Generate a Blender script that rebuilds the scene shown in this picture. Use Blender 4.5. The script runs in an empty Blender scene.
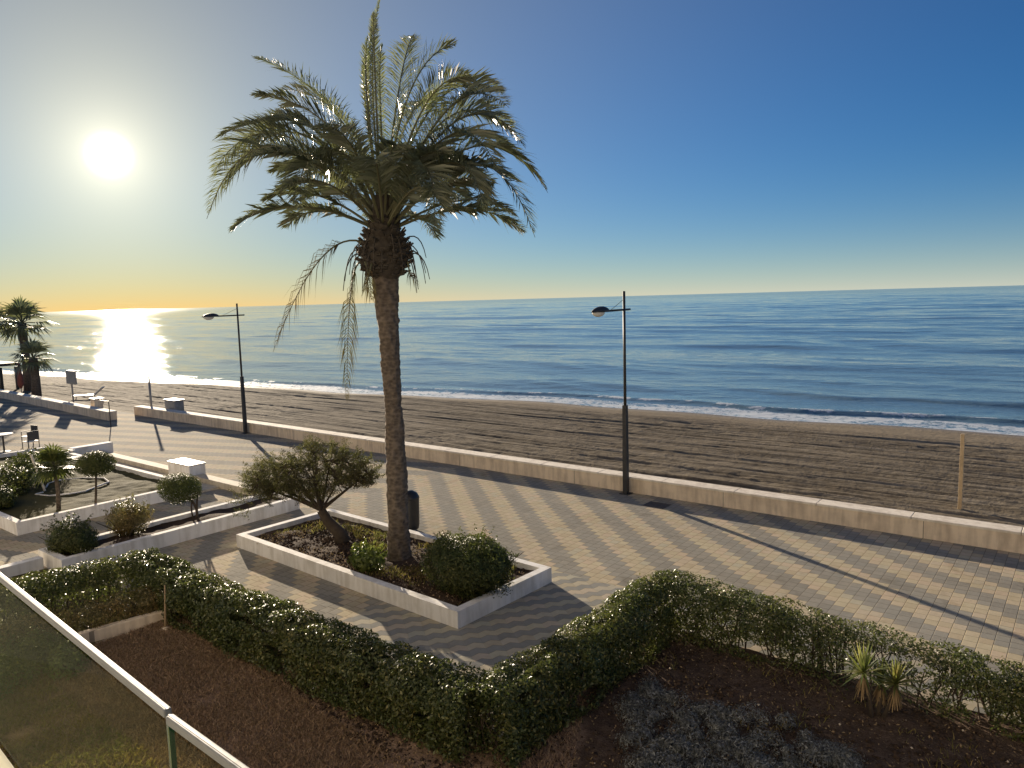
import bpy, math, random
import numpy as np
from mathutils import Matrix, Vector
random.seed(7); RNG = np.random.default_rng(11)
sc = bpy.context.scene; COL = sc.collection
R = math.radians

# ------------------------------------------------------------------ helpers
# World frame: X runs along the promenade (to the right), Y towards the sea, Z up; metres.
class MB:
    """collects shapes, then links them as ONE mesh object"""
    def __init__(s): s.v = []; s.f = []
    def add(s, vs, fs):
        n = len(s.v); s.v += [tuple(map(float, p)) for p in vs]; s.f += [tuple(i + n for i in f) for f in fs]; return s
    def box(s, x0, x1, y0, y1, z0, z1):
        return s.add([(x0,y0,z0),(x1,y0,z0),(x1,y1,z0),(x0,y1,z0),(x0,y0,z1),(x1,y0,z1),(x1,y1,z1),(x0,y1,z1)],
                     [(0,3,2,1),(4,5,6,7),(0,1,5,4),(1,2,6,5),(2,3,7,6),(3,0,4,7)])
    def hexa(s, q, z0, z1, tp=None):
        tp = tp or q
        return s.add([(x,y,z0) for x,y in q] + [(x,y,z1) for x,y in tp], [(3,2,1,0),(4,5,6,7),(0,1,5,4),(1,2,6,5),(2,3,7,6),(3,0,4,7)])
    def beam(s, a, b, w, h=None):
        """rectangular bar from a to b"""
        h = h or w; a = Vector(a); b = Vector(b); d = (b - a).normalized()
        up = Vector((0,0,1)) if abs(d.z) < .95 else Vector((0,1,0))
        x = d.cross(up).normalized() * w / 2; y = x.normalized().cross(d).normalized() * h / 2
        return s.add([a-x-y, a+x-y, a+x+y, a-x+y, b-x-y, b+x-y, b+x+y, b-x+y],
                     [(0,3,2,1),(4,5,6,7),(0,1,5,4),(1,2,6,5),(2,3,7,6),(3,0,4,7)])
    def tube(s, pts, rad, n=8, cap=True):
        pts = [Vector(p) for p in pts]
        if not hasattr(rad, '__len__'): rad = [rad] * len(pts)
        n0 = len(s.v); k = len(pts); ref = None
        for i, p in enumerate(pts):
            d = (pts[min(i+1,k-1)] - pts[max(i-1,0)]).normalized()
            if ref is None: ref = Vector((1,0,0)) if abs(d.x) < .8 else Vector((0,1,0))
            x = (ref - d * ref.dot(d)).normalized(); ref = x; y = d.cross(x)
            for j in range(n):
                a = 2*math.pi*j/n; s.v.append(tuple(p + (x*math.cos(a) + y*math.sin(a)) * rad[i]))
        for i in range(k-1):
            for j in range(n):
                s.f.append((n0+i*n+j, n0+i*n+(j+1)%n, n0+(i+1)*n+(j+1)%n, n0+(i+1)*n+j))
        if cap:
            s.f.append(tuple(n0+j for j in reversed(range(n)))); s.f.append(tuple(n0+(k-1)*n+j for j in range(n)))
        return s
    def lathe(s, c, prof, n=16):
        n0 = len(s.v)
        for (r, z) in prof:
            for j in range(n):
                a = 2*math.pi*j/n; s.v.append((c[0]+r*math.cos(a), c[1]+r*math.sin(a), c[2]+z))
        for i in range(len(prof)-1):
            for j in range(n):
                s.f.append((n0+i*n+j, n0+i*n+(j+1)%n, n0+(i+1)*n+(j+1)%n, n0+(i+1)*n+j))
        s.f.append(tuple(n0+j for j in reversed(range(n)))); s.f.append(tuple(n0+(len(prof)-1)*n+j for j in range(n)))
        return s
    def build(s, name, mat, parent=None, smooth=False, bevel=0):
        return mesh_obj(name, np.array(s.v, 'f'), s.f, mat, parent, smooth, bevel)

def mesh_obj(name, v, faces, mat, parent=None, smooth=False, bevel=0):
    v = np.asarray(v, 'f').copy()
    if parent is not None: v -= np.array(root_loc(parent), 'f')
    me = bpy.data.meshes.new(name)
    if isinstance(faces, np.ndarray):
        nf, k = faces.shape
        me.vertices.add(len(v)); me.vertices.foreach_set('co', v.ravel())
        me.loops.add(nf*k); me.loops.foreach_set('vertex_index', faces.astype('i').ravel())
        me.polygons.add(nf); me.polygons.foreach_set('loop_start', np.arange(0, nf*k, k, dtype='i'))
        me.update(calc_edges=True)
    else:
        me.from_pydata([tuple(p) for p in v.tolist()], [], faces); me.update()
    if smooth: me.polygons.foreach_set('use_smooth', np.ones(len(me.polygons), bool))
    me.materials.append(mat)
    o = bpy.data.objects.new(name, me); COL.objects.link(o)
    if parent is not None: o.parent = parent
    if bevel:
        m = o.modifiers.new('bevel', 'BEVEL'); m.width = bevel; m.segments = 2; m.limit_method = 'ANGLE'
    return o
def root_loc(o):
    l = Vector(o.location)
    while o.parent: o = o.parent; l = l + Vector(o.location)
    return l
def tag(o, label=None, cat=None, group=None, kind=None):
    if label: o['label'] = label
    if cat: o['category'] = cat
    if group: o['group'] = group
    if kind: o['kind'] = kind
    return o
def thing(name, loc, label, cat, group=None):
    o = bpy.data.objects.new(name, None); o.location = loc; o.empty_display_size = .2; COL.objects.link(o)
    return tag(o, label, cat, group)
def copy_tree(o, parent=None):
    c = o.copy(); COL.objects.link(c); c.parent = parent
    for ch in [x for x in bpy.data.objects if x.parent == o]: copy_tree(ch, c)
    return c

# ---- numpy value noise
_P = np.random.default_rng(3).random((256, 256)).astype('f')
def vn(x, y):
    xi = np.floor(x).astype(int); yi = np.floor(y).astype(int); fx = x-xi; fy = y-yi
    fx = fx*fx*(3-2*fx); fy = fy*fy*(3-2*fy); xi &= 255; yi &= 255; x1 = (xi+1) & 255; y1 = (yi+1) & 255
    return (_P[xi,yi]*(1-fx)+_P[x1,yi]*fx)*(1-fy) + (_P[xi,y1]*(1-fx)+_P[x1,y1]*fx)*fy
def fbm(x, y, o=4):
    s = 0; a = .5; t = 0
    for i in range(o): s = s + a*vn(x*2**i+17.3*i, y*2**i+5.1*i); t += a; a *= .5
    return s/t

# ------------------------------------------------------------------ camera
W_, H_, F_, CH = 1024, 768, 745., 5.5
roll = math.atan(28/1024); pitch = math.atan(85*math.cos(roll)/F_)
fw = Vector((0, math.cos(pitch), -math.sin(pitch))); up0 = Vector((0, math.sin(pitch), math.cos(pitch))); r0 = Vector((1,0,0))
rt = r0*math.cos(roll) - up0*math.sin(roll); up = r0*math.sin(roll) + up0*math.cos(roll)
TH = math.atan2(-.62, .784)                      # the promenade's direction as seen from the balcony
ROT = Matrix.Rotation(-TH, 3, 'Z')
CAM = ROT @ Vector((1.02, -12.01, 0)); CAM.z = CH
cam = bpy.data.cameras.new('camera'); co = bpy.data.objects.new('camera', cam); COL.objects.link(co)
m = Matrix((ROT @ rt, ROT @ up, -(ROT @ fw))).transposed().to_4x4(); m.translation = CAM
co.matrix_world = m; cam.sensor_width = 36; cam.lens = F_/W_*36; cam.clip_end = 60000; cam.clip_start = .05
sc.camera = co
sc.view_settings.view_transform = 'Standard'; sc.view_settings.look = 'None'; sc.view_settings.gamma = 1
sc.view_settings.exposure = 1.1

# ------------------------------------------------------------------ light
SD = Vector((-.91117, .41203, 0)) * math.cos(R(10.1)); SD.z = math.sin(R(10.1)); SD.normalize()
sun = bpy.data.lights.new('sun', 'SUN'); sun.energy = 5.0; sun.angle = R(.5); sun.color = (1, .84, .64)
so = bpy.data.objects.new('sun', sun); COL.objects.link(so); so.rotation_euler = SD.to_track_quat('Z', 'Y').to_euler()
world = bpy.data.worlds.new('World'); sc.world = world; world.use_nodes = True
class NT:
    """short hand for node trees"""
    def __init__(s, nt): s.nt = nt; s.n = nt.nodes; s.l = nt.links
    def node(s, t, **k):
        n = s.n.new(t)
        for a, b in k.items(): setattr(n, a, b)
        return n
    def put(s, sock, v):
        if hasattr(v, 'links') or isinstance(v, bpy.types.NodeSocket): s.l.new(v, sock)
        elif v is not None: sock.default_value = v
    def math(s, op, a, b=None, c=None, clamp=False):
        n = s.node('ShaderNodeMath', operation=op, use_clamp=clamp); s.put(n.inputs[0], a); s.put(n.inputs[1], b)
        if c is not None: s.put(n.inputs[2], c)
        return n.outputs[0]
    def mix(s, f, a, b, bt='MIX'):
        n = s.node('ShaderNodeMix', data_type='RGBA', blend_type=bt); s.put(n.inputs[0], f)
        s.put(n.inputs[6], a if not isinstance(a, tuple) else (*a[:3], 1)); s.put(n.inputs[7], b if not isinstance(b, tuple) else (*b[:3], 1)); return n.outputs[2]
    def ramp(s, f, pts):
        n = s.node('ShaderNodeValToRGB'); e = n.color_ramp.elements
        while len(e) < len(pts): e.new(.5)
        for i, (p, c) in enumerate(pts): e[i].position = p; e[i].color = (*c, 1) if hasattr(c, '__len__') else (c, c, c, 1)
        s.put(n.inputs[0], f); return n.outputs[0]
    def smooth(s, v, a, b, to0=0., to1=1.):
        n = s.node('ShaderNodeMapRange', interpolation_type='SMOOTHSTEP'); s.put(n.inputs[0], v)
        n.inputs[1].default_value = a; n.inputs[2].default_value = b; n.inputs[3].default_value = to0; n.inputs[4].default_value = to1; return n.outputs[0]
    def coords(s, scale=(1,1,1), which='Object'):
        t = s.node('ShaderNodeTexCoord'); m = s.node('ShaderNodeMapping'); m.inputs['Scale'].default_value = scale
        s.l.new(t.outputs[which], m.inputs[0]); return m.outputs[0]
    def noise(s, vec, scale, detail=4, rough=.5, dist=0):
        n = s.node('ShaderNodeTexNoise'); s.put(n.inputs['Vector'], vec); n.inputs['Scale'].default_value = scale
        n.inputs['Detail'].default_value = detail; n.inputs['Roughness'].default_value = rough; n.inputs['Distortion'].default_value = dist; return n.outputs[0]
    def bump(s, h, strength, dist=.02, nrm=None):
        n = s.node('ShaderNodeBump'); s.put(n.inputs['Height'], h); n.inputs['Strength'].default_value = strength; n.inputs['Distance'].default_value = dist
        if nrm is not None: s.put(n.inputs['Normal'], nrm)
        return n.outputs[0]
w = NT(world.node_tree); bg = w.n['Background']
sky = w.node('ShaderNodeTexSky', sky_type='NISHITA', sun_disc=False, sun_elevation=R(10.1), sun_rotation=math.atan2(SD.x, SD.y),
             altitude=0, air_density=1.0, dust_density=0, ozone_density=4)
tc = w.node('ShaderNodeTexCoord')
dt = w.node('ShaderNodeVectorMath', operation='DOT_PRODUCT'); w.l.new(tc.outputs['Generated'], dt.inputs[0]); dt.inputs[1].default_value = SD
ang = w.math('ARCCOSINE', w.math('MINIMUM', dt.outputs['Value'], 1.0))      # angle from the sun, radians
sep = w.node('ShaderNodeSeparateXYZ'); w.l.new(tc.outputs['Generated'], sep.inputs[0])
disc = w.math('MULTIPLY', w.smooth(ang, R(1.8), R(.3)), 8.0)              # the blown sun and its aureole
e20 = w.math('EXPONENT', w.math('MULTIPLY', ang, -1/R(20)))
e30 = w.math('EXPONENT', w.math('MULTIPLY', ang, -1/R(30)))
aur = w.math('ADD', w.math('MULTIPLY', w.math('EXPONENT', w.math('MULTIPLY', ang, -1/R(1.0))), 5.0), w.math('MULTIPLY', w.math('EXPONENT', w.math('MULTIPLY', ang, -1/R(3.6))), 5.6))
hz = w.math('EXPONENT', w.math('MULTIPLY', w.math('ABSOLUTE', sep.outputs['Z']), -1/.05))
def scol(v, c):
    n = w.node('ShaderNodeVectorMath', operation='SCALE'); n.inputs[0].default_value = c; w.put(n.inputs['Scale'], v); return n.outputs[0]
def vop(a, b, op='ADD'):
    n = w.node('ShaderNodeVectorMath', operation=op); w.put(n.inputs[0], a); w.put(n.inputs[1], b); return n.outputs[0]
K = 1/(.05*2**1.1)
def kc(*c): return tuple(x*K for x in c)
tot = vop(sky.outputs[0], (.13*.467, 1.19*.467, 1.99*.467), 'MULTIPLY')
tot = vop(tot, scol(e20, kc(.55, .40, -.10))); tot = vop(tot, scol(hz, kc(.50, .402, .331)))
tot = vop(tot, scol(w.math('MULTIPLY', hz, e30), kc(.08, -.48, -.47)))
h2 = w.math('EXPONENT', w.math('MULTIPLY', w.math('ABSOLUTE', sep.outputs['Z']), -1/.2)); tot = vop(tot, scol(w.math('MULTIPLY', h2, e20), kc(.02, -.09, -.17)))
tot = vop(tot, (0, 0, 0), 'MAXIMUM')
tot = vop(tot, vop(scol(disc, (1, .96, .85)), scol(aur, (1, .93, .75))))
w.l.new(tot, bg.inputs[0]); bg.inputs[1].default_value = .05

# ------------------------------------------------------------------ materials
def mat(name):
    m = bpy.data.materials.new(name); m.use_nodes = True; t = NT(m.node_tree); t.b = t.n['Principled BSDF']; return m, t
def simple(name, c, rough=.7, metal=0, var=.12, scale=6, bump=.15, bscale=40, c2=None, spec=.5):
    m, t = mat(name); co_ = t.coords()
    n = t.noise(co_, scale, 5, .6); c2 = c2 or tuple(x*(1-3*var) for x in c)
    t.put(t.b.inputs['Base Color'], t.mix(t.ramp(n, [(.3, 0.), (.7, 1.)]), c2, c))
    t.b.inputs['Roughness'].default_value = rough; t.b.inputs['Metallic'].default_value = metal; t.b.inputs['Specular IOR Level'].default_value = spec
    if bump: t.put(t.b.inputs['Normal'], t.bump(t.noise(co_, bscale, 4), bump, .01))
    return m
def leafm(name, c1, c2, rough=.4, trans=.35, spec=.5, c3=None, brown=.6):
    m, t = mat(name); g = t.node('ShaderNodeNewGeometry'); rnd = g.outputs['Random Per Island']
    pts = [(0, c1), (.75, c2)] + ([(.97, c3)] if c3 else [])
    c = t.ramp(rnd, pts); nz = t.ramp(t.noise(t.coords(), 1.7, 4, .6), [(.40, 0.), (.62, 1.)])
    c = t.mix(t.math('MULTIPLY', nz, brown), c, t.mix(1., c, (1.7, 1.15, .8), 'MULTIPLY')); t.put(t.b.inputs['Base Color'], c); t.b.inputs['Roughness'].default_value = rough
    t.b.inputs['Specular IOR Level'].default_value = spec
    tr = t.node('ShaderNodeBsdfTranslucent'); t.put(tr.inputs[0], t.mix(.35, c, (.30, .36, .06), 'MIX'))
    mx = t.node('ShaderNodeMixShader'); mx.inputs[0].default_value = trans
    t.l.new(t.b.outputs[0], mx.inputs[1]); t.l.new(tr.outputs[0], mx.inputs[2]); t.l.new(mx.outputs[0], t.n['Material Output'].inputs[0])
    return m
M = {}
def white_wall(name, c, dirt, joints=0):
    m, t = mat(name); co_ = t.coords(); n = t.noise(co_, 1.3, 6, .65); n2 = t.noise(t.coords((6, 6, .8)), 1.2, 4)
    st = t.ramp(t.math('ADD', t.math('MULTIPLY', n, .5), t.math('MULTIPLY', n2, .5)), [(.40, 1.), (.56, 0.)])
    t.put(t.b.inputs['Base Color'], t.mix(t.math('MULTIPLY', st, .7), c, dirt)); t.b.inputs['Roughness'].default_value = .85
    if joints:
        sx = t.node('ShaderNodeSeparateXYZ'); t.l.new(co_, sx.inputs[0]); jn = t.math('LESS_THAN', t.math('FRACT', t.math('DIVIDE', sx.outputs[0], joints)), .016/joints)
        src = t.b.inputs['Base Color'].links[0].from_socket; t.put(t.b.inputs['Base Color'], t.mix(t.math('MULTIPLY', jn, .75), src, (.12, .1, .08)))
    t.put(t.b.inputs['Normal'], t.bump(t.noise(co_, 60, 3), .25, .01)); return m
M['white'] = white_wall('white_painted_masonry', (.84, .82, .79), (.55, .52, .46))
M['stone'] = white_wall('pale_concrete', (.82, .68, .50), (.46, .36, .26), joints=4.6)
M['stonetop'] = white_wall('pale_stone_coping', (.85, .77, .64), (.58, .5, .4))
M['path_stone'] = white_wall('cream_stone', (.62, .55, .42), (.4, .34, .25))
M['metal_dark'] = simple('dark_painted_steel', (.05, .05, .052), .5, .3, .1, 4, .05)
M['metal_grey'] = simple('grey_painted_steel', (.30, .30, .30), .5, .3, .12, 4, .05)
M['lens'] = simple('frosted_lamp_cover', (.7, .68, .62), .35, 0, .05, 4, 0)
M['wood'] = simple('weathered_wood', (.42, .30, .17), .8, 0, .15, 5, .3)
M['soil'] = simple('dark_red_soil', (.095, .064, .044), .95, 0, .18, 1.4, 1.0, 26, spec=.1)
M['tuft'] = leafm('dry_brown_grass', (.22, .145, .09), (.40, .27, .175), .8, .15, .1, (.50, .36, .24), brown=0)
M['olivegrass'] = leafm('olive_grass', (.11, .115, .03), (.27, .25, .08), .7, .35, .2, (.3, .26, .12))
M['hedge'] = leafm('glossy_hedge_leaf', (.026, .043, .014), (.082, .105, .034), .4, .26, .4, (.17, .175, .065), brown=.35)
M['hedge2'] = leafm('brownish_hedge_leaf', (.09, .085, .035), (.21, .175, .075), .45, .3, .4, (.32, .26, .12))
M['bush'] = leafm('dark_bush_leaf', (.02, .036, .013), (.065, .088, .03), .5, .28, .28, (.10, .12, .045))
M['tamarisk'] = leafm('olive_brown_leaf', (.05, .052, .028), (.105, .10, .052), .65, .28, .2, (.15, .13, .075), brown=.3)
M['palm'] = leafm('palm_leaflet', (.10, .115, .07), (.20, .225, .145), .4, .34, .45, (.29, .3, .2), brown=.15)
M['drypalm'] = leafm('dry_palm_leaflet', (.06, .046, .028), (.12, .09, .052), .8, .15, .08)
M['straw'] = leafm('dry_straw_leaf', (.20, .13, .07), (.36, .25, .13), .7, .2, .2, brown=0)
M['silver'] = leafm('silver_grey_leaf', (.085, .09, .086), (.20, .205, .195), .6, .12, .3, (.36, .37, .35), brown=0)
M['yucca'] = leafm('yucca_leaf', (.08, .11, .03), (.20, .24, .08), .35, .35, .6, (.35, .36, .15))
M['fresh'] = leafm('fresh_green_leaf', (.06, .10, .02), (.14, .2, .05), .4, .4, .5, (.2, .26, .07))
M['twig'] = simple('brown_twig', (.085, .062, .042), .9, 0, .15, 12, .3)
M['rachis'] = simple('palm_stalk', (.13, .125, .06), .6, 0, .12, 5, .1)
M['fibre'] = simple('cut_palm_boots', (.085, .068, .05), .9, 0, .2, 9, .6)
M['litter'] = simple('black_plastic', (.025, .025, .027), .45, 0, .1, 5, .05)
M['plastic'] = simple('white_plastic', (.62, .61, .58), .4, 0, .04, 5, 0)
M['rust'] = simple('reddish_cloth', (.28, .09, .07), .8, 0, .1, 5, .1)
M['iron'] = simple('cast_iron', (.12, .11, .10), .7, .3, .15, 12, .3)
M['post_wood'] = simple('pale_new_wood', (.62, .47, .28), .75, 0, .1, 5, .2)
M['render'] = simple('cream_render', (.80, .76, .69), .9, 0, .03, 1, .1)

def trunk_mat():
    m, t = mat('palm_bark'); co_ = t.coords(); n = t.noise(co_, 14, 5, .6)
    vo = t.node('ShaderNodeTexVoronoi'); vo.inputs['Scale'].default_value = 1.; t.put(vo.inputs['Vector'], t.coords((9, 9, 16)))
    k = t.math('ADD', t.math('MULTIPLY', vo.outputs[0], .45), t.math('MULTIPLY', n, .6))
    t.put(t.b.inputs['Base Color'], t.ramp(k, [(.25, (.05, .038, .03)), (.5, (.11, .085, .063)), (.75, (.19, .15, .115))]))
    t.b.inputs['Roughness'].default_value = .9; t.put(t.b.inputs['Normal'], t.bump(k, .8, .03)); return m
M['trunk'] = trunk_mat()

def paving_mat():
    m, t = mat('striped_paving'); co_ = t.coords(); s = t.node('ShaderNodeSeparateXYZ'); t.l.new(co_, s.inputs[0]); X, Y = s.outputs[0], s.outputs[1]
    PW, PL = .2, .21
    col = t.math('FLOOR', t.math('DIVIDE', X, PW))
    # the stripes run one way over the plaza and turn beyond it
    uu = t.math('MULTIPLY', col, PW)
    right = t.math('MULTIPLY', t.math('MAXIMUM', t.math('ADD', uu, 8.4), 0.), .86)
    left = t.math('MULTIPLY', t.math('MAXIMUM', t.math('MULTIPLY', t.math('ADD', uu, 8.4), -1.), 0.), .36)
    near = t.math('MULTIPLY', t.math('LESS_THAN', Y, 3.12), t.math('GREATER_THAN', X, -1.9))
    ph = t.math('ADD', t.math('SUBTRACT', Y, .745), t.math('ADD', right, left))
    al = t.math('ADD', t.math('MULTIPLY', X, .59), t.math('MULTIPLY', Y, .81))
    zf = t.math('FRACT', t.math('DIVIDE', al, .28)); zig = t.math('MULTIPLY', t.math('ABSOLUTE', t.math('SUBTRACT', zf, .5)), .15)
    ph2 = t.math('ADD', t.math('ADD', t.math('MULTIPLY', X, -.81), t.math('MULTIPLY', Y, .59)), zig)
    row = t.math('FLOOR', t.math('DIVIDE', ph, PL)); row2 = t.math('FLOOR', t.math('DIVIDE', ph2, .19)); col2 = t.math('FLOOR', t.math('DIVIDE', al, .28))
    def stripe(r): return t.math('LESS_THAN', t.math('FRACT', t.math('DIVIDE', t.math('ADD', r, .5), 6.)), .5)
    def stripe2(r): return t.math('LESS_THAN', t.math('FRACT', t.math('DIVIDE', t.math('ADD', r, .5), 2.)), .5)
    st = t.mix(near, stripe(row), stripe2(row2))
    rr = t.math('ADD', t.math('MULTIPLY', row, t.math('SUBTRACT', 1., near)), t.math('MULTIPLY', row2, near))
    cv = t.node('ShaderNodeCombineXYZ'); t.l.new(t.math('ADD', t.math('MULTIPLY', col, t.math('SUBTRACT', 1., near)), t.math('MULTIPLY', col2, near)), cv.inputs[0]); t.l.new(rr, cv.inputs[1])
    wn = t.node('ShaderNodeTexWhiteNoise', noise_dimensions='2D'); t.l.new(cv.outputs[0], wn.inputs['Vector'])
    light = t.ramp(wn.outputs[0], [(0, (.51, .43, .30)), (.35, (.56, .495, .345)), (.7, (.575, .47, .345)), (1, (.50, .465, .35))])
    dark = t.ramp(wn.outputs[0], [(0, (.30, .285, .245)), (.5, (.355, .335, .285)), (1, (.32, .31, .27))])
    c = t.mix(st, dark, light); c = t.mix(near, c, t.mix(1., c, (.92, .96, 1.02), 'MULTIPLY'))
    fx = t.math('FRACT', t.math('DIVIDE', X, PW)); fy1 = t.math('FRACT', t.math('DIVIDE', ph, PL)); fy2 = t.math('FRACT', t.math('DIVIDE', ph2, .19)); fx = t.math('ADD', t.math('MULTIPLY', fx, t.math('SUBTRACT', 1., near)), t.math('MULTIPLY', zf, near))
    fy = t.math('ADD', t.math('MULTIPLY', fy1, t.math('SUBTRACT', 1., near)), t.math('MULTIPLY', fy2, near))
    ex = t.math('MINIMUM', fx, t.math('SUBTRACT', 1., fx)); ey = t.math('MINIMUM', fy, t.math('SUBTRACT', 1., fy))
    j = t.smooth(t.math('MINIMUM', t.math('ADD', ex, t.math('MULTIPLY', near, .028)), ey), .0, .045)
    big = t.noise(co_, .35, 5, .6); sm = t.noise(co_, 9, 4, .6)
    c = t.mix(t.ramp(big, [(.35, .35), (.65, 0.)]), c, t.mix(1., c, (.72, .68, .62), 'MULTIPLY'))
    c = t.mix(t.ramp(sm, [(.3, .3), (.7, 0.)]), c, t.mix(1., c, (.6, .58, .55), 'MULTIPLY'))
    c = t.mix(j, t.mix(1., c, (.5, .47, .43), 'MULTIPLY'), c)
    stn = t.noise(co_, .9, 7, .7, .8); c = t.mix(t.ramp(stn, [(.56, 0.), (.66, .42)]), c, t.mix(1., c, (.62, .58, .52), 'MULTIPLY'))
    drift = t.noise(t.coords((.5, 1, 1)), 1.1, 6, .7, .4); c = t.mix(t.ramp(drift, [(.57, 0.), (.68, .45)]), c, (.40, .345, .26))
    t.put(t.b.inputs['Base Color'], c); t.b.inputs['Roughness'].default_value = .9; t.b.inputs['Specular IOR Level'].default_value = .03
    h = t.math('ADD', t.math('MULTIPLY', j, .5), t.math('ADD', t.math('MULTIPLY', sm, .3), t.math('MULTIPLY', wn.outputs[0], .35)))
    t.put(t.b.inputs['Normal'], t.bump(h, .5, .01)); return m
M['paving'] = paving_mat()

def sand_mat():
    m, t = mat('beach_sand'); co_ = t.coords(); st = t.noise(t.coords((.10, 1.5, 1)), 1.5, 7, .7, .15); g = t.noise(co_, 2.2, 6, .65)
    s = t.node('ShaderNodeSeparateXYZ'); t.l.new(co_, s.inputs[0])
    k = t.math('ADD', t.math('MULTIPLY', st, .65), t.math('MULTIPLY', g, .35))
    c = t.ramp(k, [(.38, (.10, .08, .058)), (.47, (.165, .137, .098)), (.56, (.235, .198, .145)), (.66, (.32, .272, .205))])
    wet = t.node('ShaderNodeAttribute', attribute_name='wet'); wf = wet.outputs['Fac']
    c = t.mix(t.smooth(s.outputs[1], 24.6, 27.2, 0., .75), c, (.30, .25, .18)); c = t.mix(t.math('MULTIPLY', wf, .4), c, (.14, .115, .085))
    t.put(t.b.inputs['Base Color'], c); t.put(t.b.inputs['Roughness'], t.ramp(wf, [(0.5, .9), (1, .32)]))
    t.put(t.b.inputs['Specular IOR Level'], t.ramp(wf, [(.4, .02), (1, .4)]))
    t.put(t.b.inputs['Normal'], t.bump(t.math('ADD', t.math('MULTIPLY', t.noise(co_, 5, 5, .6), 1.), t.math('MULTIPLY', t.noise(t.coords((.2, 1.6, 1)), 5, 4), .7)), .65, .06)); return m
M['sand'] = sand_mat()

def water_mat():
    m, t = mat('sea_water')
    a = t.node('ShaderNodeAttribute', attribute_name='foam'); foam = a.outputs['Fac']; co_ = t.coords()
    n1 = t.noise(t.coords((.55, 1., 1)), .55, 4, .55, .4); n2 = t.noise(t.coords((.6, 1, 1)), 2.2, 4, .6, .3); n3 = t.noise(co_, 9, 3, .6)
    n0 = t.noise(t.coords((.25, 1., 1)), .11, 5, .6, .3)
    h = t.math('ADD', t.math('ADD', t.math('MULTIPLY', n0, 2.6), t.math('MULTIPLY', n1, 1.3)), t.math('ADD', t.math('MULTIPLY', n2, .45), t.math('MULTIPLY', n3, .12)))
    nb = t.bump(h, 1., .072)
    fn = t.noise(co_, 2.6, 7, .72, .6)
    fm = t.smooth(t.math('ADD', foam, t.math('MULTIPLY', t.math('SUBTRACT', fn, .5), 1.5)), .42, .62)
    t.put(t.b.inputs['Base Color'], t.mix(fm, (.16, .25, .28), (.60, .65, .68)))
    dl = t.node('ShaderNodeVectorMath', operation='LENGTH'); t.l.new(co_, dl.inputs[0])
    far = t.smooth(dl.outputs['Value'], 60, 2500, .04, .12)
    t.put(t.b.inputs['Roughness'], t.math('ADD', far, t.math('MULTIPLY', fm, .6))); t.b.inputs['IOR'].default_value = 1.333
    t.put(t.b.inputs['Normal'], nb); return m
M['water'] = water_mat()

def glass_mat():
    m, t = mat('green_tinted_glass'); t.n.remove(t.b)
    tr = t.node('ShaderNodeBsdfTransparent'); tr.inputs[0].default_value = (.97, .98, .82, 1)
    gl = t.node('ShaderNodeBsdfGlossy'); gl.inputs[1].default_value = .02; gl.inputs[0].default_value = (.13, .14, .12, 1)
    df = t.node('ShaderNodeBsdfDiffuse'); df.inputs[0].default_value = (.35, .42, .34, 1)
    fr = t.node('ShaderNodeFresnel'); fr.inputs[0].default_value = 1.5
    dirt = t.ramp(t.noise(t.coords((1, 1, .5)), 5, 6, .7), [(.45, .0), (.8, .012)])
    m1 = t.node('ShaderNodeMixShader'); t.put(m1.inputs[0], dirt); t.l.new(tr.outputs[0], m1.inputs[1]); t.l.new(df.outputs[0], m1.inputs[2])
    m2 = t.node('ShaderNodeMixShader'); t.l.new(m1.outputs[0], m2.inputs[1]); t.l.new(gl.outputs[0], m2.inputs[2])
    ge = t.node('ShaderNodeNewGeometry'); t.put(m2.inputs[0], t.math('MULTIPLY', fr.outputs[0], t.math('SUBTRACT', 1., ge.outputs['Backfacing'])))
    t.l.new(m2.outputs[0], t.n['Material Output'].inputs[0]); return m
M['glass'] = glass_mat()
M['glassedge'] = simple('dark_green_glass_edge', (.012, .05, .035), .15, 0, .05, 3, 0)
M['alu'] = simple('brushed_aluminium', (.20, .21, .215), .6, .4, .06, 8, .08)
M['lawnsoil'] = simple('dry_brown_turf', (.27, .185, .125), .95, 0, .2, 2.2, 1.0, 34, c2=(.15, .10, .07), spec=.1)
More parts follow.
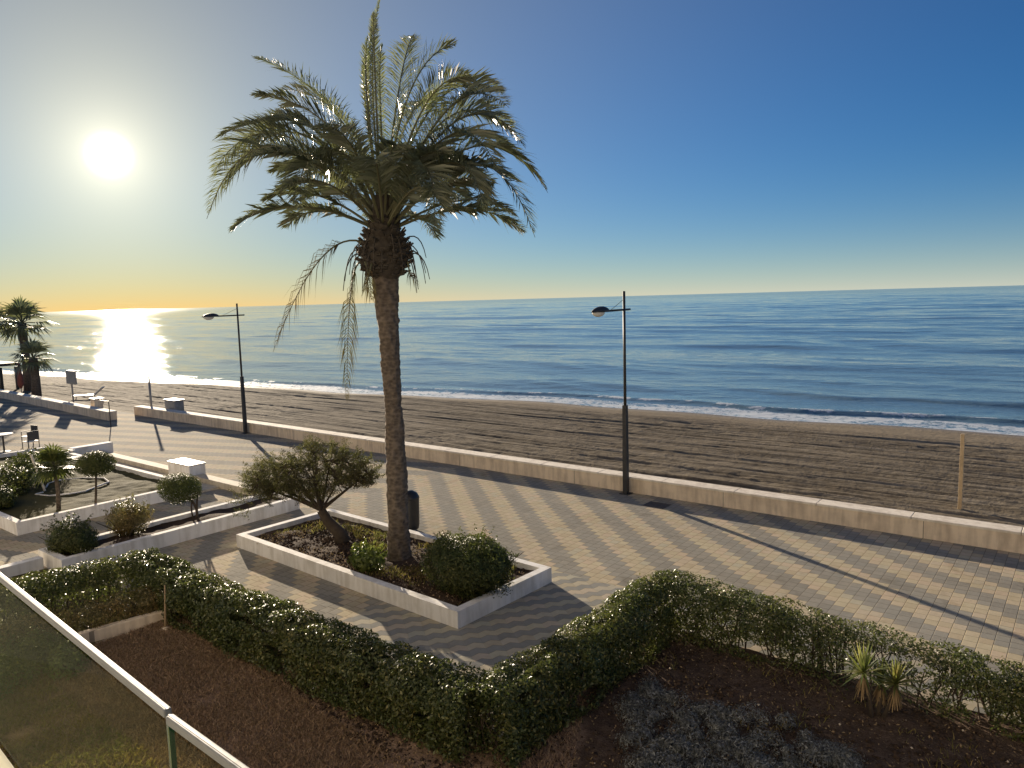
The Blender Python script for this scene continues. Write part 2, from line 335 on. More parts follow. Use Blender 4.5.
def garden_mat():
    m, t = mat('garden_earth_and_dry_turf'); co_ = t.coords(); s = t.node('ShaderNodeSeparateXYZ'); t.l.new(co_, s.inputs[0])
    # object origin is the world origin: x along the promenade, y to the sea
    X, Y = s.outputs[0], s.outputs[1]; n = t.noise(co_, 1.6, 6, .65); n2 = t.noise(co_, 7, 6, .7); n3 = t.noise(co_, 38, 4, .7)
    wob = t.math('MULTIPLY', t.math('SUBTRACT', n, .5), 1.5)
    left = t.smooth(t.math('ADD', t.math('ADD', t.math('MULTIPLY', t.math('ADD', Y, 2.92), -1.), t.math('MULTIPLY', X, -.115)), t.math('MULTIPLY', wob, .22)), -.05, .06)
    left = t.math('MULTIPLY', left, t.smooth(X, 3.4, 3.0))
    tri = t.math('SUBTRACT', t.math('MULTIPLY', t.math('ADD', Y, .5), -.5), t.math('SUBTRACT', X, 2.95))
    tri = t.smooth(t.math('ADD', tri, t.math('MULTIPLY', wob, .5)), -.08, .16)
    k = t.math('MAXIMUM', left, tri)
    soil = t.ramp(n2, [(.3, (.08, .055, .04)), (.5, (.12, .084, .061)), (.7, (.18, .13, .095))])
    turf = t.ramp(n2, [(.3, (.20, .135, .09)), (.5, (.33, .225, .155)), (.7, (.44, .31, .22))])
    c = t.mix(k, soil, turf); c = t.mix(t.ramp(n3, [(.35, .6), (.6, 0.)]), c, t.mix(1., c, (.5, .46, .42), 'MULTIPLY'))
    t.put(t.b.inputs['Base Color'], c); t.b.inputs['Roughness'].default_value = .95; t.b.inputs['Specular IOR Level'].default_value = .1
    t.put(t.b.inputs['Normal'], t.bump(t.math('ADD', t.math('MULTIPLY', n3, .5), n2), 1., .05)); return m
M['gardenground'] = garden_mat()
M['oliveground'] = simple('olive_brown_ground', (.12, .105, .045), .95, 0, .2, 1.2, 1.0, 30, c2=(.06, .055, .025), spec=.1)

# ------------------------------------------------------------------ the ground
def grid(name, x0, x1, nx, y0, y1, ny, fz, m, kind='structure', attr=None):
    xs = np.linspace(x0, x1, nx); ys = np.linspace(y0, y1, ny); X, Y = np.meshgrid(xs, ys); Z = fz(X, Y)
    v = np.stack([X, Y, Z], -1).reshape(-1, 3); i = np.arange(nx*ny).reshape(ny, nx)
    f = np.stack([i[:-1,:-1], i[:-1,1:], i[1:,1:], i[1:,:-1]], -1).reshape(-1, 4)
    o = mesh_obj(name, v, f, m, smooth=True); tag(o, kind=kind)
    if attr:
        a = o.data.attributes.new(attr[0], 'FLOAT', 'POINT'); a.data.foreach_set('value', attr[1](X, Y).astype('f').ravel())
    return o
o = MB().add([(-400,-400,0),(400,-400,0),(400,9.5,0),(-400,9.5,0)], [(0,1,2,3)]).build('promenade', M['paving']); tag(o, kind='structure')
def shore(x):                                     # where the water meets the sand
    t = -(x + 10.); s = np.log1p(np.exp(np.clip(t/6., -30, 30)))*6.
    return 29.8 - np.minimum(.13*s, 11 + .004*s) + .35*np.sin(x*.23) + .2*np.sin(x*.61+1)
def sandz(X, Y):
    d = (Y - 9.8) / (shore(X) - 9.8); z = -.12 - .88*np.clip(d, 0, 3)**1.15
    fine = (fbm(X*.35+3, Y*9., 2)-.5)*.075 + (fbm(X*.16+30, Y*4.2, 2)-.5)*.09
    a = np.clip(np.minimum((Y-9.9)/1.5, (1-d)*7), 0, 1)
    rid = (fbm(X*.11, Y*1.7, 3)-.5)*.17 + (fbm(X*.35+9, Y*3.1, 2)-.5)*.06
    bumps = (fbm(X*1.9, Y*2.1, 3)-.5)*.075*np.clip((fbm(X*.2+4, Y*.3, 2)-.35)*4, .3, 1)
    tr = np.zeros_like(Y)
    for c in (12.4, 13.6, 15.1, 16.9, 18.7, 20.3, 21.9, 23.2, 25.0):
        yy = Y - c - .22*np.sin(X*.05+c) - .3*(fbm(X*.08+c, X*0, 2)-.5); mo = np.clip((fbm(X*.16+c*3, X*0+c, 3)-.36)*4, 0, 1); tr += mo*(-.085*np.exp(-(yy/.1)**2) + .05*np.exp(-((yy-.22)/.1)**2))
    a = a*np.clip((27.4-Y)/1.5*.8 + .2, .2, 1)
    return z + a*(rid*.45 + fine*.7 + bumps*.8 + tr*.5)
def wetf(X, Y): return np.clip(1 - (shore(X) + .2 - Y)/2.6, 0, 1)
grid('beach', -60, 26, 760, 9.45, 36, 520, sandz, M['sand'], attr=('wet', wetf))
grid('beach', -400, -59.9, 400, 9.45, 60, 100, sandz, M['sand'], attr=('wet', wetf))
grid('beach', 25.9, 300, 200, 9.45, 40, 100, sandz, M['sand'], attr=('wet', wetf))

# the sea: a fan of quads round the point below the balcony, fine nearby, 30 km out
def make_sea():
    nr, na = 900, 760
    r = 24*(30000/24)**(np.linspace(0, 1, nr)**1.22); a = np.radians(np.linspace(-25, 95, na))   # 0 = along +Y, positive towards -X
    A, Rr = np.meshgrid(a, r); X = CAM.x - Rr*np.sin(A); Y = CAM.y + Rr*np.cos(A)
    d = Y - shore(np.clip(X, -400, 400)); dr = np.gradient(Rr, axis=0)
    def wave(L, amp, ax, ph, ns):
        fade = np.clip(L/(dr*3) , 0, 1)**1.5
        lat = fbm(X*ns+ph, Y*ns*.6, 2)
        return amp*fade*np.sin(2*np.pi*(Y*math.cos(ax) + X*math.sin(ax))/L + ph + (lat-.5)*9) * np.clip((fbm(X*ns*1.3+ph*3, Y*ns*2.2, 2)-.25)*2.6, .1, 1.4)
    z = wave(9.5, .085, .05, 0, .045) + wave(5.6, .036, -.12, 2, .07) + wave(3.1, .021, .25, 4, .12) + wave(1.9, .011, -.4, 1, .2) + wave(15, .09, .12, 7, .03) + wave(42, .16, -.08, 6, .012) + wave(26, .10, .03, 5, .02) + wave(70, .16, -.05, 3, .008)
    dep = np.clip(d/9, 0, 1); z = z*dep
    fr = fbm(X*.10, X*0+3.3, 2); yc = 3.5 + (fr-.5)*2.6; amp = .15*np.clip(.35+(fbm(X*.07+20, X*0+1.1, 2)-.4)*3.2, .35, 1.15)
    e = d - yc; prof = np.where(e < 0, np.exp(-(e/.32)**2), np.exp(-(e/1.1)**2)); near = Rr < 300
    z += np.where(near, amp*prof, 0)
    yc2 = 10.5 + (fbm(X*.05+40, X*0, 2)-.5)*5; e2 = d - yc2; z += np.where(Rr < 300,   .13*np.clip((fbm(X*.05+7, X*0+2, 2)-.3)*3, 0, 1)*np.where(e2 < 0, np.exp(-(e2/.7)**2), np.exp(-(e2/1.8)**2)), 0)
    Z = -1.0 + z + np.clip(-d, 0, 3)*.012
    # foam: thin swash at the edge, a broken crest further out
    sw = np.clip((3.1-d)/.7, 0, 1)*np.clip((d+.9)/.5, 0, 1)*(.43+.34*fbm(X*.5, d*1.1, 3)); 
    br = np.exp(-((e-.05)/.42)**2)*np.clip((fbm(X*.9+3, Y*1.9, 3)-.40)*4.2, 0, 1)*.8
    wash = np.clip(1-np.abs(e+.9)/1.2, 0, 1)*np.clip((fbm(X*.22+11, Y*.7, 3)-.42)*4, 0, 1)*.55
    far = np.clip((np.abs(A)*0+1), 0, 1)*np.exp(-((e-.7)/1.0)**2)*np.clip((fbm(X*.3+31, Y*1.1, 3)-.52)*5, 0, 1)*.5
    foam = np.where(near, np.maximum.reduce([sw, br, wash, far]), 0)
    keep_r = np.ones(nr-1, bool); i = np.arange(nr*na).reshape(nr, na)
    f = np.stack([i[:-1,:-1], i[1:,:-1], i[1:,1:], i[:-1,1:]], -1).reshape(-1, 4)[:, ::-1]
    dd = d.reshape(-1); ok = (dd[f] > -2.5).all(1); f = f[ok]
    used = np.zeros(nr*na, bool); used[f.ravel()] = True; idx = np.cumsum(used)-1
    v = np.stack([X, Y, Z], -1).reshape(-1, 3)[used]; f = idx[f]
    o = mesh_obj('sea', v, f, M['water'], smooth=True); at = o.data.attributes.new('foam', 'FLOAT', 'POINT'); at.data.foreach_set('value', foam.reshape(-1)[used].astype('f'))
    tag(o, kind='structure'); return o
make_sea()
# ------------------------------------------------------------------ leaves
def leaves(pts, nrm, size, asp, jit=.8, rng=RNG, droop=0):
    """rhombic leaves, one island each; nrm: preferred face normal"""
    n = len(pts); nn = nrm + rng.normal(size=(n, 3))*jit; nn /= np.linalg.norm(nn, axis=1, keepdims=True)+1e-9
    t = rng.normal(size=(n, 3)); t[:, 2] -= droop; t -= nn*(t*nn).sum(1, keepdims=True); t /= np.linalg.norm(t, axis=1, keepdims=True)+1e-9
    b = np.cross(nn, t); L = (size*(.6+.8*rng.random(n)))[:, None]; Wd = L*asp
    fold = nn*Wd*.25
    v = np.stack([pts - t*L*.5, pts + b*Wd*.5 + fold, pts + t*L*.5, pts - b*Wd*.5 + fold], 1).reshape(-1, 3)
    f = np.arange(n*4).reshape(n, 4); return v, f
def merge(parts):
    vs, fs, n = [], [], 0
    for v, f in parts: vs.append(v); fs.append(f+n); n += len(v)
    return np.concatenate(vs), np.concatenate(fs)
def ellipsoid_leaves(c, rad, n, size, asp=.5, lump=.25, flat=0, ls=2.2, inner=.55, rng=RNG, zmin=None):
    d = rng.normal(size=(n, 3)); d /= np.linalg.norm(d, axis=1, keepdims=True)
    k = 1 + lump*2*(fbm(d[:,0]*ls+d[:,2]*1.7+c[0], d[:,1]*ls-d[:,2]*1.3+c[1], 3)-.5)
    k = k*(1 + .04*rng.normal(size=n)); depth = 1 - inner*rng.random(n)**2.2
    p = np.array(c) + d*np.array(rad)*(k*depth)[:, None]
    if zmin is not None: p[:,2] = np.maximum(p[:,2], zmin + .03*rng.random(n))
    return leaves(p, d/np.array(rad), size, asp, .7, rng)
def hedge_leaves(path, hw, h, n, size, rng=RNG, lean=0, hfun=None, thin=None, z0=.0, low=.5):
    """leaves over the rounded top and the sides of a clipped hedge that follows a polyline"""
    path = np.array(path, float); seg = np.diff(path, axis=0); L = np.linalg.norm(seg, axis=1); cum = np.concatenate([[0], np.cumsum(L)])
    s = rng.random(n)*cum[-1]; k = np.clip(np.searchsorted(cum, s)-1, 0, len(L)-1); tt = (s-cum[k])/L[k]
    p = path[k] + seg[k]*tt[:, None]; T = seg[k]/L[k][:, None]; N = np.stack([-T[:,1], T[:,0]], 1)
    hh = h*(1 + .05*(fbm(s*.9+path[0,0], s*0+path[0,1], 3)-.5)*2)
    if hfun is not None: hh = hh*hfun(p[:,0], p[:,1])
    ww = hw*(1 + .12*(fbm(s*1.3+5, s*0+2, 2)-.5)*2)
    a = rng.random(n)*math.pi*1.3 - math.pi*.15         # around the section, 0..pi over the top
    ca = np.cos(a); sa = np.sin(a); q = 4.
    rr = 1/((np.abs(ca)**q + np.abs(sa)**q)**(1/q))
    top = .42 + .0*s; cz = hh*.62; lz = hh*.38
    dp = 1 - .75*rng.random(n)**1.8
    off = ca*rr*ww*dp; z = cz + np.where(sa > 0, sa*rr*lz, sa*rr*hh*1.3)*dp
    fill = (rng.random(n) < (.34 if low >= .8 else 0)); z = np.where(fill, rng.uniform(.04, .62, n)*hh, z); off = np.where(fill, (1-rng.random(n)**2)*np.sign(rng.random(n)-.5)*ww*.95, off)
    lum = (fbm(s*2.4, a*2.2+7, 4)-.5)*.26; off += ca*lum; z += sa*lum
    off += rng.normal(size=n)*.015; P = np.stack([p[:,0]+N[:,0]*off, p[:,1]+N[:,1]*off, np.maximum(z, .08+.1*rng.random(n))+z0], 1)
    keep = rng.random(n) < np.clip(low + z/(hh*.5), .0, 1)
    keep &= fbm(s*2.6+13, z*4+off*3, 3) > (.33 if low < .3 else .30)
    if thin is not None: keep &= rng.random(n) < thin(p[:,0], z)
    D = np.stack([N[:,0]*ca, N[:,1]*ca, sa+.25], 1)
    # shoots that stick out of the clipped top
    return leaves(P[keep], D[keep], size, .46, .75, rng)
def stems(path, n, h, hw, rad=.009, rng=random, z0=0):
    mb = MB(); path = [Vector((*p, 0)) for p in path]; L = [(b-a).length for a, b in zip(path, path[1:])]; tot = sum(L)
    for _ in range(n):
        s = rng.random()*tot; k = 0
        while s > L[k]: s -= L[k]; k += 1
        b = path[k].lerp(path[k+1], s/L[k]) + Vector((rng.gauss(0, hw*.3), rng.gauss(0, hw*.3), z0))
        e = b + Vector((rng.gauss(0, hw*.45), rng.gauss(0, hw*.45), h*rng.uniform(.7, 1.)))
        mid = b.lerp(e, .5) + Vector((rng.gauss(0, .04), rng.gauss(0, .04), 0)); rr = rad*rng.uniform(.6, 1.6)
        mb.tube([b, mid, e], [rr*1.3, rr, rr*.5], 4, False)
        for _k in range(3):
            q = b.lerp(e, rng.uniform(.3, .8)); mb.tube([q, q+Vector((rng.gauss(0,.13), rng.gauss(0,.13), rng.uniform(.1,.28)))], [rr*.6, rr*.25], 3, False)
    return mb
def make_hedge(label, path, hw, h, n, size, m, z0=0, name='hedge', hfun=None, thin=None, ns=50, low=.5, cat='hedge', grp='clipped hedges round the gardens'):
    root = thing(name, (*path[0], z0), label, cat, grp)
    v, f = hedge_leaves(path, hw, h, n, size, hfun=hfun, thin=thin, z0=z0, low=low); mesh_obj('foliage', v, f, m, root)
    tag(stems(path, ns, h*.8, hw, z0=z0).build('stems', M['twig'], root, True), kind='stuff'); return root

# ------------------------------------------------------------------ sea wall, garden walls, planters
SLAB = .45
def sea_wall(label, x0, y0, x1, y1, z=SLAB):
    root = thing('sea_wall', (x0, y0, 0), label, 'wall', 'low walls between promenade and beach')
    d = Vector((x1-x0, y1-y0, 0)).normalized(); n = Vector((-d.y, d.x, 0)); a = Vector((x0,y0,0)); b = Vector((x1,y1,0)); t = .42
    q = [(a.x,a.y),(b.x,b.y),(b.x+n.x*t,b.y+n.y*t),(a.x+n.x*t,a.y+n.y*t)]
    MB().hexa(q, -.8, z-.06).build('wall_body', M['stone'], root, bevel=.006)
    mb = MB(); L = (b-a).length; k = int(L/2.02); st = L/k; o_ = .025
    for i in range(k):
        p = a + d*(i*st+.006) - n*o_; e = a + d*((i+1)*st-.006) - n*o_; w2 = t+2*o_
        mb.hexa([(p.x,p.y),(e.x,e.y),(e.x+n.x*w2,e.y+n.y*w2),(p.x+n.x*w2,p.y+n.y*w2)], z-.057, z)
    mb.build('coping', M['stonetop'], root, bevel=.008); return root
sea_wall('long low pale concrete wall between the striped paving and the sand, running past both street lamps', -31.4, 9.3, 60, 9.3)
sea_wall('low concrete wall at far left, shorter one that ends at the gap to the beach', -75, 9.6, -30.5, 7.6, .45)
# sea walls have vertical joints cut in the body
def planter(label, x0, x1, y0, y1, z, t=.16, m='white', soil=True, soilz=None, sm='soil'):
    root = thing('planter', (x0, y0, 0), label, 'planter', 'white masonry planters')
    mb = MB()
    for q, zz in (((x0,x1,y0,y0+t),z), ((x0,x1,y1-t,y1),z), ((x0,x0+t,y0+t,y1-t),z), ((x1-t,x1,y0+t,y1-t),z)): mb.box(*q, 0, zz)
    mb.build('planter_wall', M[m], root)
    if soil:
        nx, ny = int((x1-x0)*12), int((y1-y0)*12); xs = np.linspace(x0+t-.01, x1-t+.01, nx); ys = np.linspace(y0+t-.01, y1-t+.01, ny); X, Y = np.meshgrid(xs, ys)
        Z = (soilz or z-.1) + (fbm(X*1.1, Y*1.1, 4)-.5)*.10 + (fbm(X*6, Y*6, 2)-.5)*.04; i = np.arange(nx*ny).reshape(ny, nx)
        mesh_obj('soil', np.stack([X, Y, Z], -1).reshape(-1, 3), np.stack([i[:-1,:-1], i[:-1,1:], i[1:,1:], i[1:,:-1]], -1).reshape(-1, 4), M[sm], root, True)
    return root
p_ = planter('large white rectangular planter holding the tall date palm and round bush', -7.12, 0, 0, 2.6, .30)
p_.rotation_euler.z = -R(2.2); p_.location = (-7.12*math.cos(R(2.2)), 7.12*math.sin(R(2.2)), 0)
planter('narrow white planter with a clipped slab tree and two bushes, left of the palm', -9.82, -8.57, -2.86, 3.05, .33)
planter('wide low white planter bed at far left with small palm and dark shrubs', -23.5, -12.6, -2.36, 2.32, .33, soilz=.2, sm='oliveground')
w_ = thing('garden_wall', (-21.9, 2.6, 0), 'short pale wall stub at the far corner of the wide planter bed', 'wall')
MB().box(-21.9, -21.55, 2.45, 3.9, 0, .42).build('wall_body', M['white'], w_, bevel=.008)
w_ = thing('garden_wall', (-21.5, 3.1, 0), 'long low cream kerb wall running on both sides of the white bench', 'wall')
MB().box(-21.5, -9.9, 3.08, 3.44, 0, .2).build('wall_body', M['path_stone'], w_, bevel=.01)
MB().box(-21.45, -12.6, 2.35, 3.06, 0, .06).build('gravel_strip', M['path_stone'], w_)
w_ = thing('garden_wall', (-9.3, -3, 0), 'white garden wall with flat top at left edge beside the hedge end', 'wall')
MB().box(-9.42, -9.2, -9, -2.98, 0, .3).build('wall_body', M['white'], w_, bevel=.008)
b_ = thing('stone_bench', (-14.6, 3.2, 0), 'white block bench with tiled top standing on the cream kerb', 'bench')
MB().box(-15.5, -14.15, 2.98, 3.52, 0, .5).build('bench_body', M['white'], b_, bevel=.01)
mb = MB()
for i in range(4):
    for j in range(2): mb.box(-15.53+i*.3525+.008, -15.53+(i+1)*.3525-.008, 2.95+j*.30+.008, 2.95+(j+1)*.30-.008, .502, .55)
mb.build('bench_top', M['plastic'], b_, bevel=.006)
# drain cover on the paving
d_ = thing('drain_cover', (-1.0, 8.5, 0), 'dark square drain cover in the paving by the street lamp foot', 'drain cover')
mb = MB().box(-1.0, -.4, 8.31, 8.36, 0, .01).box(-1.0, -.4, 8.72, 8.77, 0, .01)
for i in range(8): mb.box(-1.0+i*.08, -1.0+i*.08+.045, 8.36, 8.72, 0, .01)
mb.build('grating', M['iron'], d_); MB().box(-1.0, -.4, 8.31, 8.77, 0, .005).build('pit_plate', M['iron'], d_)

# ------------------------------------------------------------------ gardens
def patch(name, poly, z, m, cell=.1, rough=.05):
    """ground sheet over a convex quad"""
    a, b, c, d = [np.array(p, float) for p in poly]; L1 = max(np.linalg.norm(b-a), np.linalg.norm(c-d)); L2 = max(np.linalg.norm(d-a), np.linalg.norm(c-b))
    n1, n2 = max(3, int(L1/cell)), max(3, int(L2/cell)); S, T = np.meshgrid(np.linspace(0, 1, n1), np.linspace(0, 1, n2))
    P = a*((1-S)*(1-T))[..., None] + b*(S*(1-T))[..., None] + c*(S*T)[..., None] + d*((1-S)*T)[..., None]
    Z = z + (fbm(P[...,0]*.9, P[...,1]*.9, 4)-.5)*rough*1.6 + (fbm(P[...,0]*7, P[...,1]*7, 2)-.5)*rough*.6
    i = np.arange(n1*n2).reshape(n2, n1)
    o = mesh_obj(name, np.concatenate([P, Z[..., None]], -1).reshape(-1, 3), np.stack([i[:-1,:-1], i[:-1,1:], i[1:,1:], i[1:,:-1]], -1).reshape(-1, 4), m, smooth=True)
    tag(o, kind='structure'); return o
patch('garden_soil', [(-4.5, -9.2), (2.75, -9.2), (2.75, -2.1), (-4.4, -2.1)], .055, M['gardenground'], .05, .05)
patch('garden_soil', [(2.75, -9.2), (16, -9.2), (16, 1.95), (2.75, 1.95)], .055, M['gardenground'], .06, .05)
patch('garden_soil', [(-9.2, -9.2), (-4.7, -9.2), (-4.5, -2.2), (-9.2, -2.95)], .05, M['oliveground'])
def blades(name, n, area, h, wd, m, z0, label, cat, rng=RNG, dens=None):
    x = rng.uniform(area[0], area[1], n); y = rng.uniform(area[2], area[3], n)
    k = fbm(x*1.6+3, y*1.6, 3) > .18 + .32*rng.random(n)
    if dens is not None: k &= dens(x, y)
    x, y = x[k], y[k]; n = len(x); a = rng.uniform(0, 2*np.pi, n); hh = h*(.4+rng.random(n)); ln = rng.normal(size=(n, 2))*.7*hh[:, None]
    b = np.stack([x, y, np.full(n, z0)], 1); s = np.stack([np.cos(a), np.sin(a), np.zeros(n)], 1)*wd
    t = b + np.concatenate([ln, hh[:, None]], 1); md = b + np.concatenate([ln*.35, hh[:, None]*.6], 1)
    v = np.stack([b-s, b+s, md+s*.7, t, md-s*.7], 1).reshape(-1, 3); f = np.arange(n*5).reshape(n, 5)
    o = mesh_obj(name, v, f, m); tag(o, label, cat, kind='stuff'); return o
blades('dry_grass', 230000, (-4.4, 3.2, -8.9, -2.5), .038, .006, M['tuft'], .07, 'short dry brown grass over the garden behind the hedge', 'grass', dens=lambda x, y: (y < -2.95-.115*x + .25*(fbm(x*.8, y*.8, 2)-.5)) )
blades('dry_grass', 22000, (2.9, 5.2, -6.0, -.7), .045, .004, M['tuft'], .08, 'dry brown grass patch beside the silver plants', 'grass', dens=lambda x, y: (x-2.9) < (-y-.5)*.5)
blades('green_grass', 90000, (-5.2, 2.2, -9.0, -4.9), .07, .007, M['olivegrass'], .05, 'olive green grass seen through the balcony glass', 'grass', dens=lambda x, y: y < -5.0 + .5*(fbm(x*1.1, y*1.1, 2)-.5) - .03*x)
# garden kerb
w_ = thing('garden_kerb', (-4.6, -4, 0), 'low brown concrete kerb between the low hedge and the bare lawn', 'kerb')
MB().hexa([(-4.78, -4.15), (-4.64, -4.15), (-4.28, -2.45), (-4.42, -2.45)], 0, .24).build('kerb_stone', M['stone'], w_, bevel=.01)

HN = .052
make_hedge('left hedge section seen over the glass rail, running away from the promenade', [(-5.55, -2.25), (-6.48, -6), (-7.1, -9)], .26, .98, 40000, .05, M['hedge'], ns=60)
make_hedge('clipped green hedge section bordering the palm planter walkway, behind the brown lawn', [(-5.5, -2.46), (-1, -2.52), (2.6, -2.50)], .36, .93, 98000, HN, M['hedge'], ns=120, low=.8)
make_hedge('short hedge section leading from the near corner up towards the sea', [(2.8, -2.6), (2.85, -.4), (2.85, 1.75)], .36, 1.0, 60000, .047, M['hedge'], ns=60, low=1.)
def thinR(x, z): return np.clip(1.0 - (.45 + .5*(z < .55))*np.exp(-((x-6.2)/1.0)**2), 0, 1)
make_hedge('long clipped hedge section at right, gappy behind the yucca, along the striped paving', [(2.75, 1.75), (4.3, 1.95), (6.2, 1.82), (8.5, 1.75), (13, 1.7)], .36, .98, 100000, .045, M['hedge'], ns=190, low=1.,
           hfun=lambda x, y: np.clip(1.03-.05*(x-3.5), .72, 1.05), thin=thinR)
make_hedge('low brownish hedge inside the left garden, along the kerb', [(-4.70, -2.8), (-5.28, -5.2), (-5.98, -9)], .27, .60, 34000, .04, M['hedge2'], ns=40, low=.8)
# groundcover seen through the glass
v, f = merge([ellipsoid_leaves((random.uniform(-5.3, -3.7), random.uniform(-6.6, -4.5), .15), (random.uniform(.25,.45), random.uniform(.25,.45), random.uniform(.2,.42)), 1100, .045, .5, .4) for _ in range(24)])
tag(mesh_obj('ground_cover', v, f, M['fresh']), 'loose green ground cover behind the balcony glass', 'ground cover', kind='stuff')

def stones(name, n, area, z0, m, label, size=.022, dens=None):
    x = RNG.uniform(area[0], area[1], n); y = RNG.uniform(area[2], area[3], n)
    if dens is not None: k = dens(x, y); x, y = x[k], y[k]
    base = np.array([(1,0,0),(-1,0,0),(0,1,0),(0,-1,0),(0,0,1),(0,0,-1)], float); fc = np.array([(0,2,4),(2,1,4),(1,3,4),(3,0,4),(2,0,5),(1,2,5),(3,1,5),(0,3,5)])
    r = size*(.4+RNG.random(len(x))**3*1.6); v = base[None]*(1+.5*(RNG.random((len(x), 6, 1))-.5)) + .25*RNG.normal(size=(len(x), 6, 3)); v = v*r[:, None, None]*np.array([1, 1, .7]); v += np.stack([x, y, np.full(len(x), z0)], 1)[:, None]
    f = (fc[None] + (np.arange(len(x))*6)[:, None, None]).reshape(-1, 3); tag(mesh_obj(name, v.reshape(-1, 3), f, m), label, 'soil clods', kind='stuff')
stones('soil_clods', 9000, (2.8, 12, -3.2, 1.6), .06, M['soil'], 'dark clods and pebbles over the right garden soil')
stones('soil_clods', 7000, (-4.3, 2.8, -4.2, -2.6), .06, M['soil'], 'brown clods on the soil strip below the hedge', dens=lambda x, y: y > -3.1-.115*x)
stones('pebbles', 160, (2.8, 9, -3.2, 1.6), .07, M['stone'], 'few pale pebbles on the right garden soil', .012)
stones('soil_clods', 5000, (-6.7, -.3, .4, 2.4), .215, M['soil'], 'clods on the soil in the palm planter')
# silver groundcover: mounds of fine grey leaves
parts = []
rr = random.Random(5)
for _ in range(560):
    x = rr.uniform(3.3, 7.6); y = rr.uniform(-2.6, .6)
    lim = .10 + .14*math.sin(x*2.6) - .10*(x > 5.6)*(x-5.6)*2
    if y > lim or x < 3.42 + max(0, -.5-y)*.62 or x > 6.2 + (-y)*.6: continue
    r_ = rr.uniform(.09, .19); parts.append(ellipsoid_leaves((x, y, .07+r_*.35), (r_, r_, r_*rr.uniform(.7, 1.)), 260, .040, .26, .35, inner=.45))
v, f = merge(parts); tag(mesh_obj('ground_cover', v, f, M['silver']), 'mounded silver grey ground cover at the bottom of the right garden', 'ground cover', kind='stuff')
# leaf litter and sparse weeds on the dark soil
blades('weeds', 9000, (-6.6, -.3, .35, 2.4), .09, .005, M['olivegrass'], .2, 'thin weeds and grass tufts on the planter soil', 'weeds', dens=lambda x, y: fbm(x*1.3+8, y*1.3, 2) > .55)
n = 5000; P = np.stack([RNG.uniform(2.9, 13, n), RNG.uniform(-3, 1.7, n), np.full(n, .10)], 1); v, f = leaves(P, np.tile([0, 0, 1.], (n, 1)), .035, .5, .5)
tag(mesh_obj('fallen_leaves', v, f, M['straw']), 'brown fallen leaves over the dark garden soil', 'leaves', kind='stuff')
n = 2600; P = np.stack([RNG.uniform(-4.2, 2.6, n), -3.0+RNG.normal(size=n)*.45, np.full(n, .10)], 1); v, f = leaves(P, np.tile([0, 0, 1.], (n, 1)), .032, .5, .5)
tag(mesh_obj('fallen_leaves', v, f, M['straw']), 'fallen leaves on the soil strip along the hedge', 'leaves', kind='stuff')
blades('weeds', 7000, (2.9, 12, -3, 1.6), .07, .005, M['olivegrass'], .08, 'sparse weeds on the dark right garden soil', 'weeds', dens=lambda x, y: fbm(x*1.1+2, y*1.1, 3) > .6)
n = 2600; P = np.stack([RNG.uniform(-6.7, -.2, n), RNG.uniform(.2, 2.4, n), np.full(n, .27)], 1); P = P[fbm(P[:,0]*1.5, P[:,1]*1.5, 2) > .47]; v, f = leaves(P, np.tile([0, 0, 1.], (len(P), 1)), .04, .4, 1.)
tag(mesh_obj('fallen_leaves', v, f, M['tuft']), 'dry leaves and weeds on the soil under the date palm', 'leaves', kind='stuff')

# ------------------------------------------------------------------ bushes and small trees
def bush(label, c, rad, n, size, m, name='bush', lump=.25, grp='bushes in the planters', base=.2, asp=.5):
    root = thing(name, (c[0], c[1], base), label, 'bush', grp)
    rg = random.Random(int(abs(c[0])*100)); ps = [ellipsoid_leaves(c, [q*.9 for q in rad], int(n*.6), size, asp, lump, zmin=base+.02)]
    for _ in range(5):
        a_ = rg.uniform(0, 6.28); k_ = rg.uniform(.38, .6); q = rg.uniform(.45, .62)
        ps.append(ellipsoid_leaves((c[0]+math.cos(a_)*rad[0]*q, c[1]+math.sin(a_)*rad[1]*q, c[2]+rg.uniform(-.35, .3)*rad[2]), [k_*x for x in rad], int(n*.08), size, asp, lump, zmin=base+.02))
    for _ in range(26):
        a_ = rg.uniform(0, 6.28); e_ = rg.uniform(.1, 1.4); d_ = Vector((math.cos(a_)*math.cos(e_), math.sin(a_)*math.cos(e_), math.sin(e_))); b_ = Vector(c) + Vector((d_.x*rad[0], d_.y*rad[1], d_.z*rad[2]))*.9
        tt = RNG.random(14)[:, None]*rg.uniform(.1, .24); ps.append(leaves(np.array(b_)+np.array(d_)*tt+RNG.normal(size=(14, 3))*.012, np.tile(np.array(d_), (14, 1)), size, asp, 1.))
    v, f = merge(ps); mesh_obj('foliage', v, f, m, root)
    mb = MB()
    for _ in range(9):
        d = Vector((rg.gauss(0, .5)*rad[0], rg.gauss(0, .5)*rad[1], c[2]-base+rg.uniform(0, rad[2]*.6))); b = Vector((c[0]+rg.gauss(0, .05), c[1]+rg.gauss(0, .05), base-.05))
        mb.tube([b, b+d*.5+Vector((rg.gauss(0, .04), rg.gauss(0, .04), 0)), b+d], [.022, .015, .006], 5, False)
    mb.build('branches', M['twig'], root, True); return root
bush('large rounded dark green bush at the near corner of the palm planter', (-.60, 1.0, .70), (.98, .74, .60), 34000, .046, M['bush'], lump=.32)
bush('small bright green plant at the foot of the date palm', (-3.0, .62, .42), (.40, .30, .26), 1500, .075, M['fresh'], 'small_plant', .5)
bush('low dark bush at near end of the narrow white planter', (-9.45, -2.30, .52), (.78, .5, .38), 9000, .05, M['bush'], lump=.35)
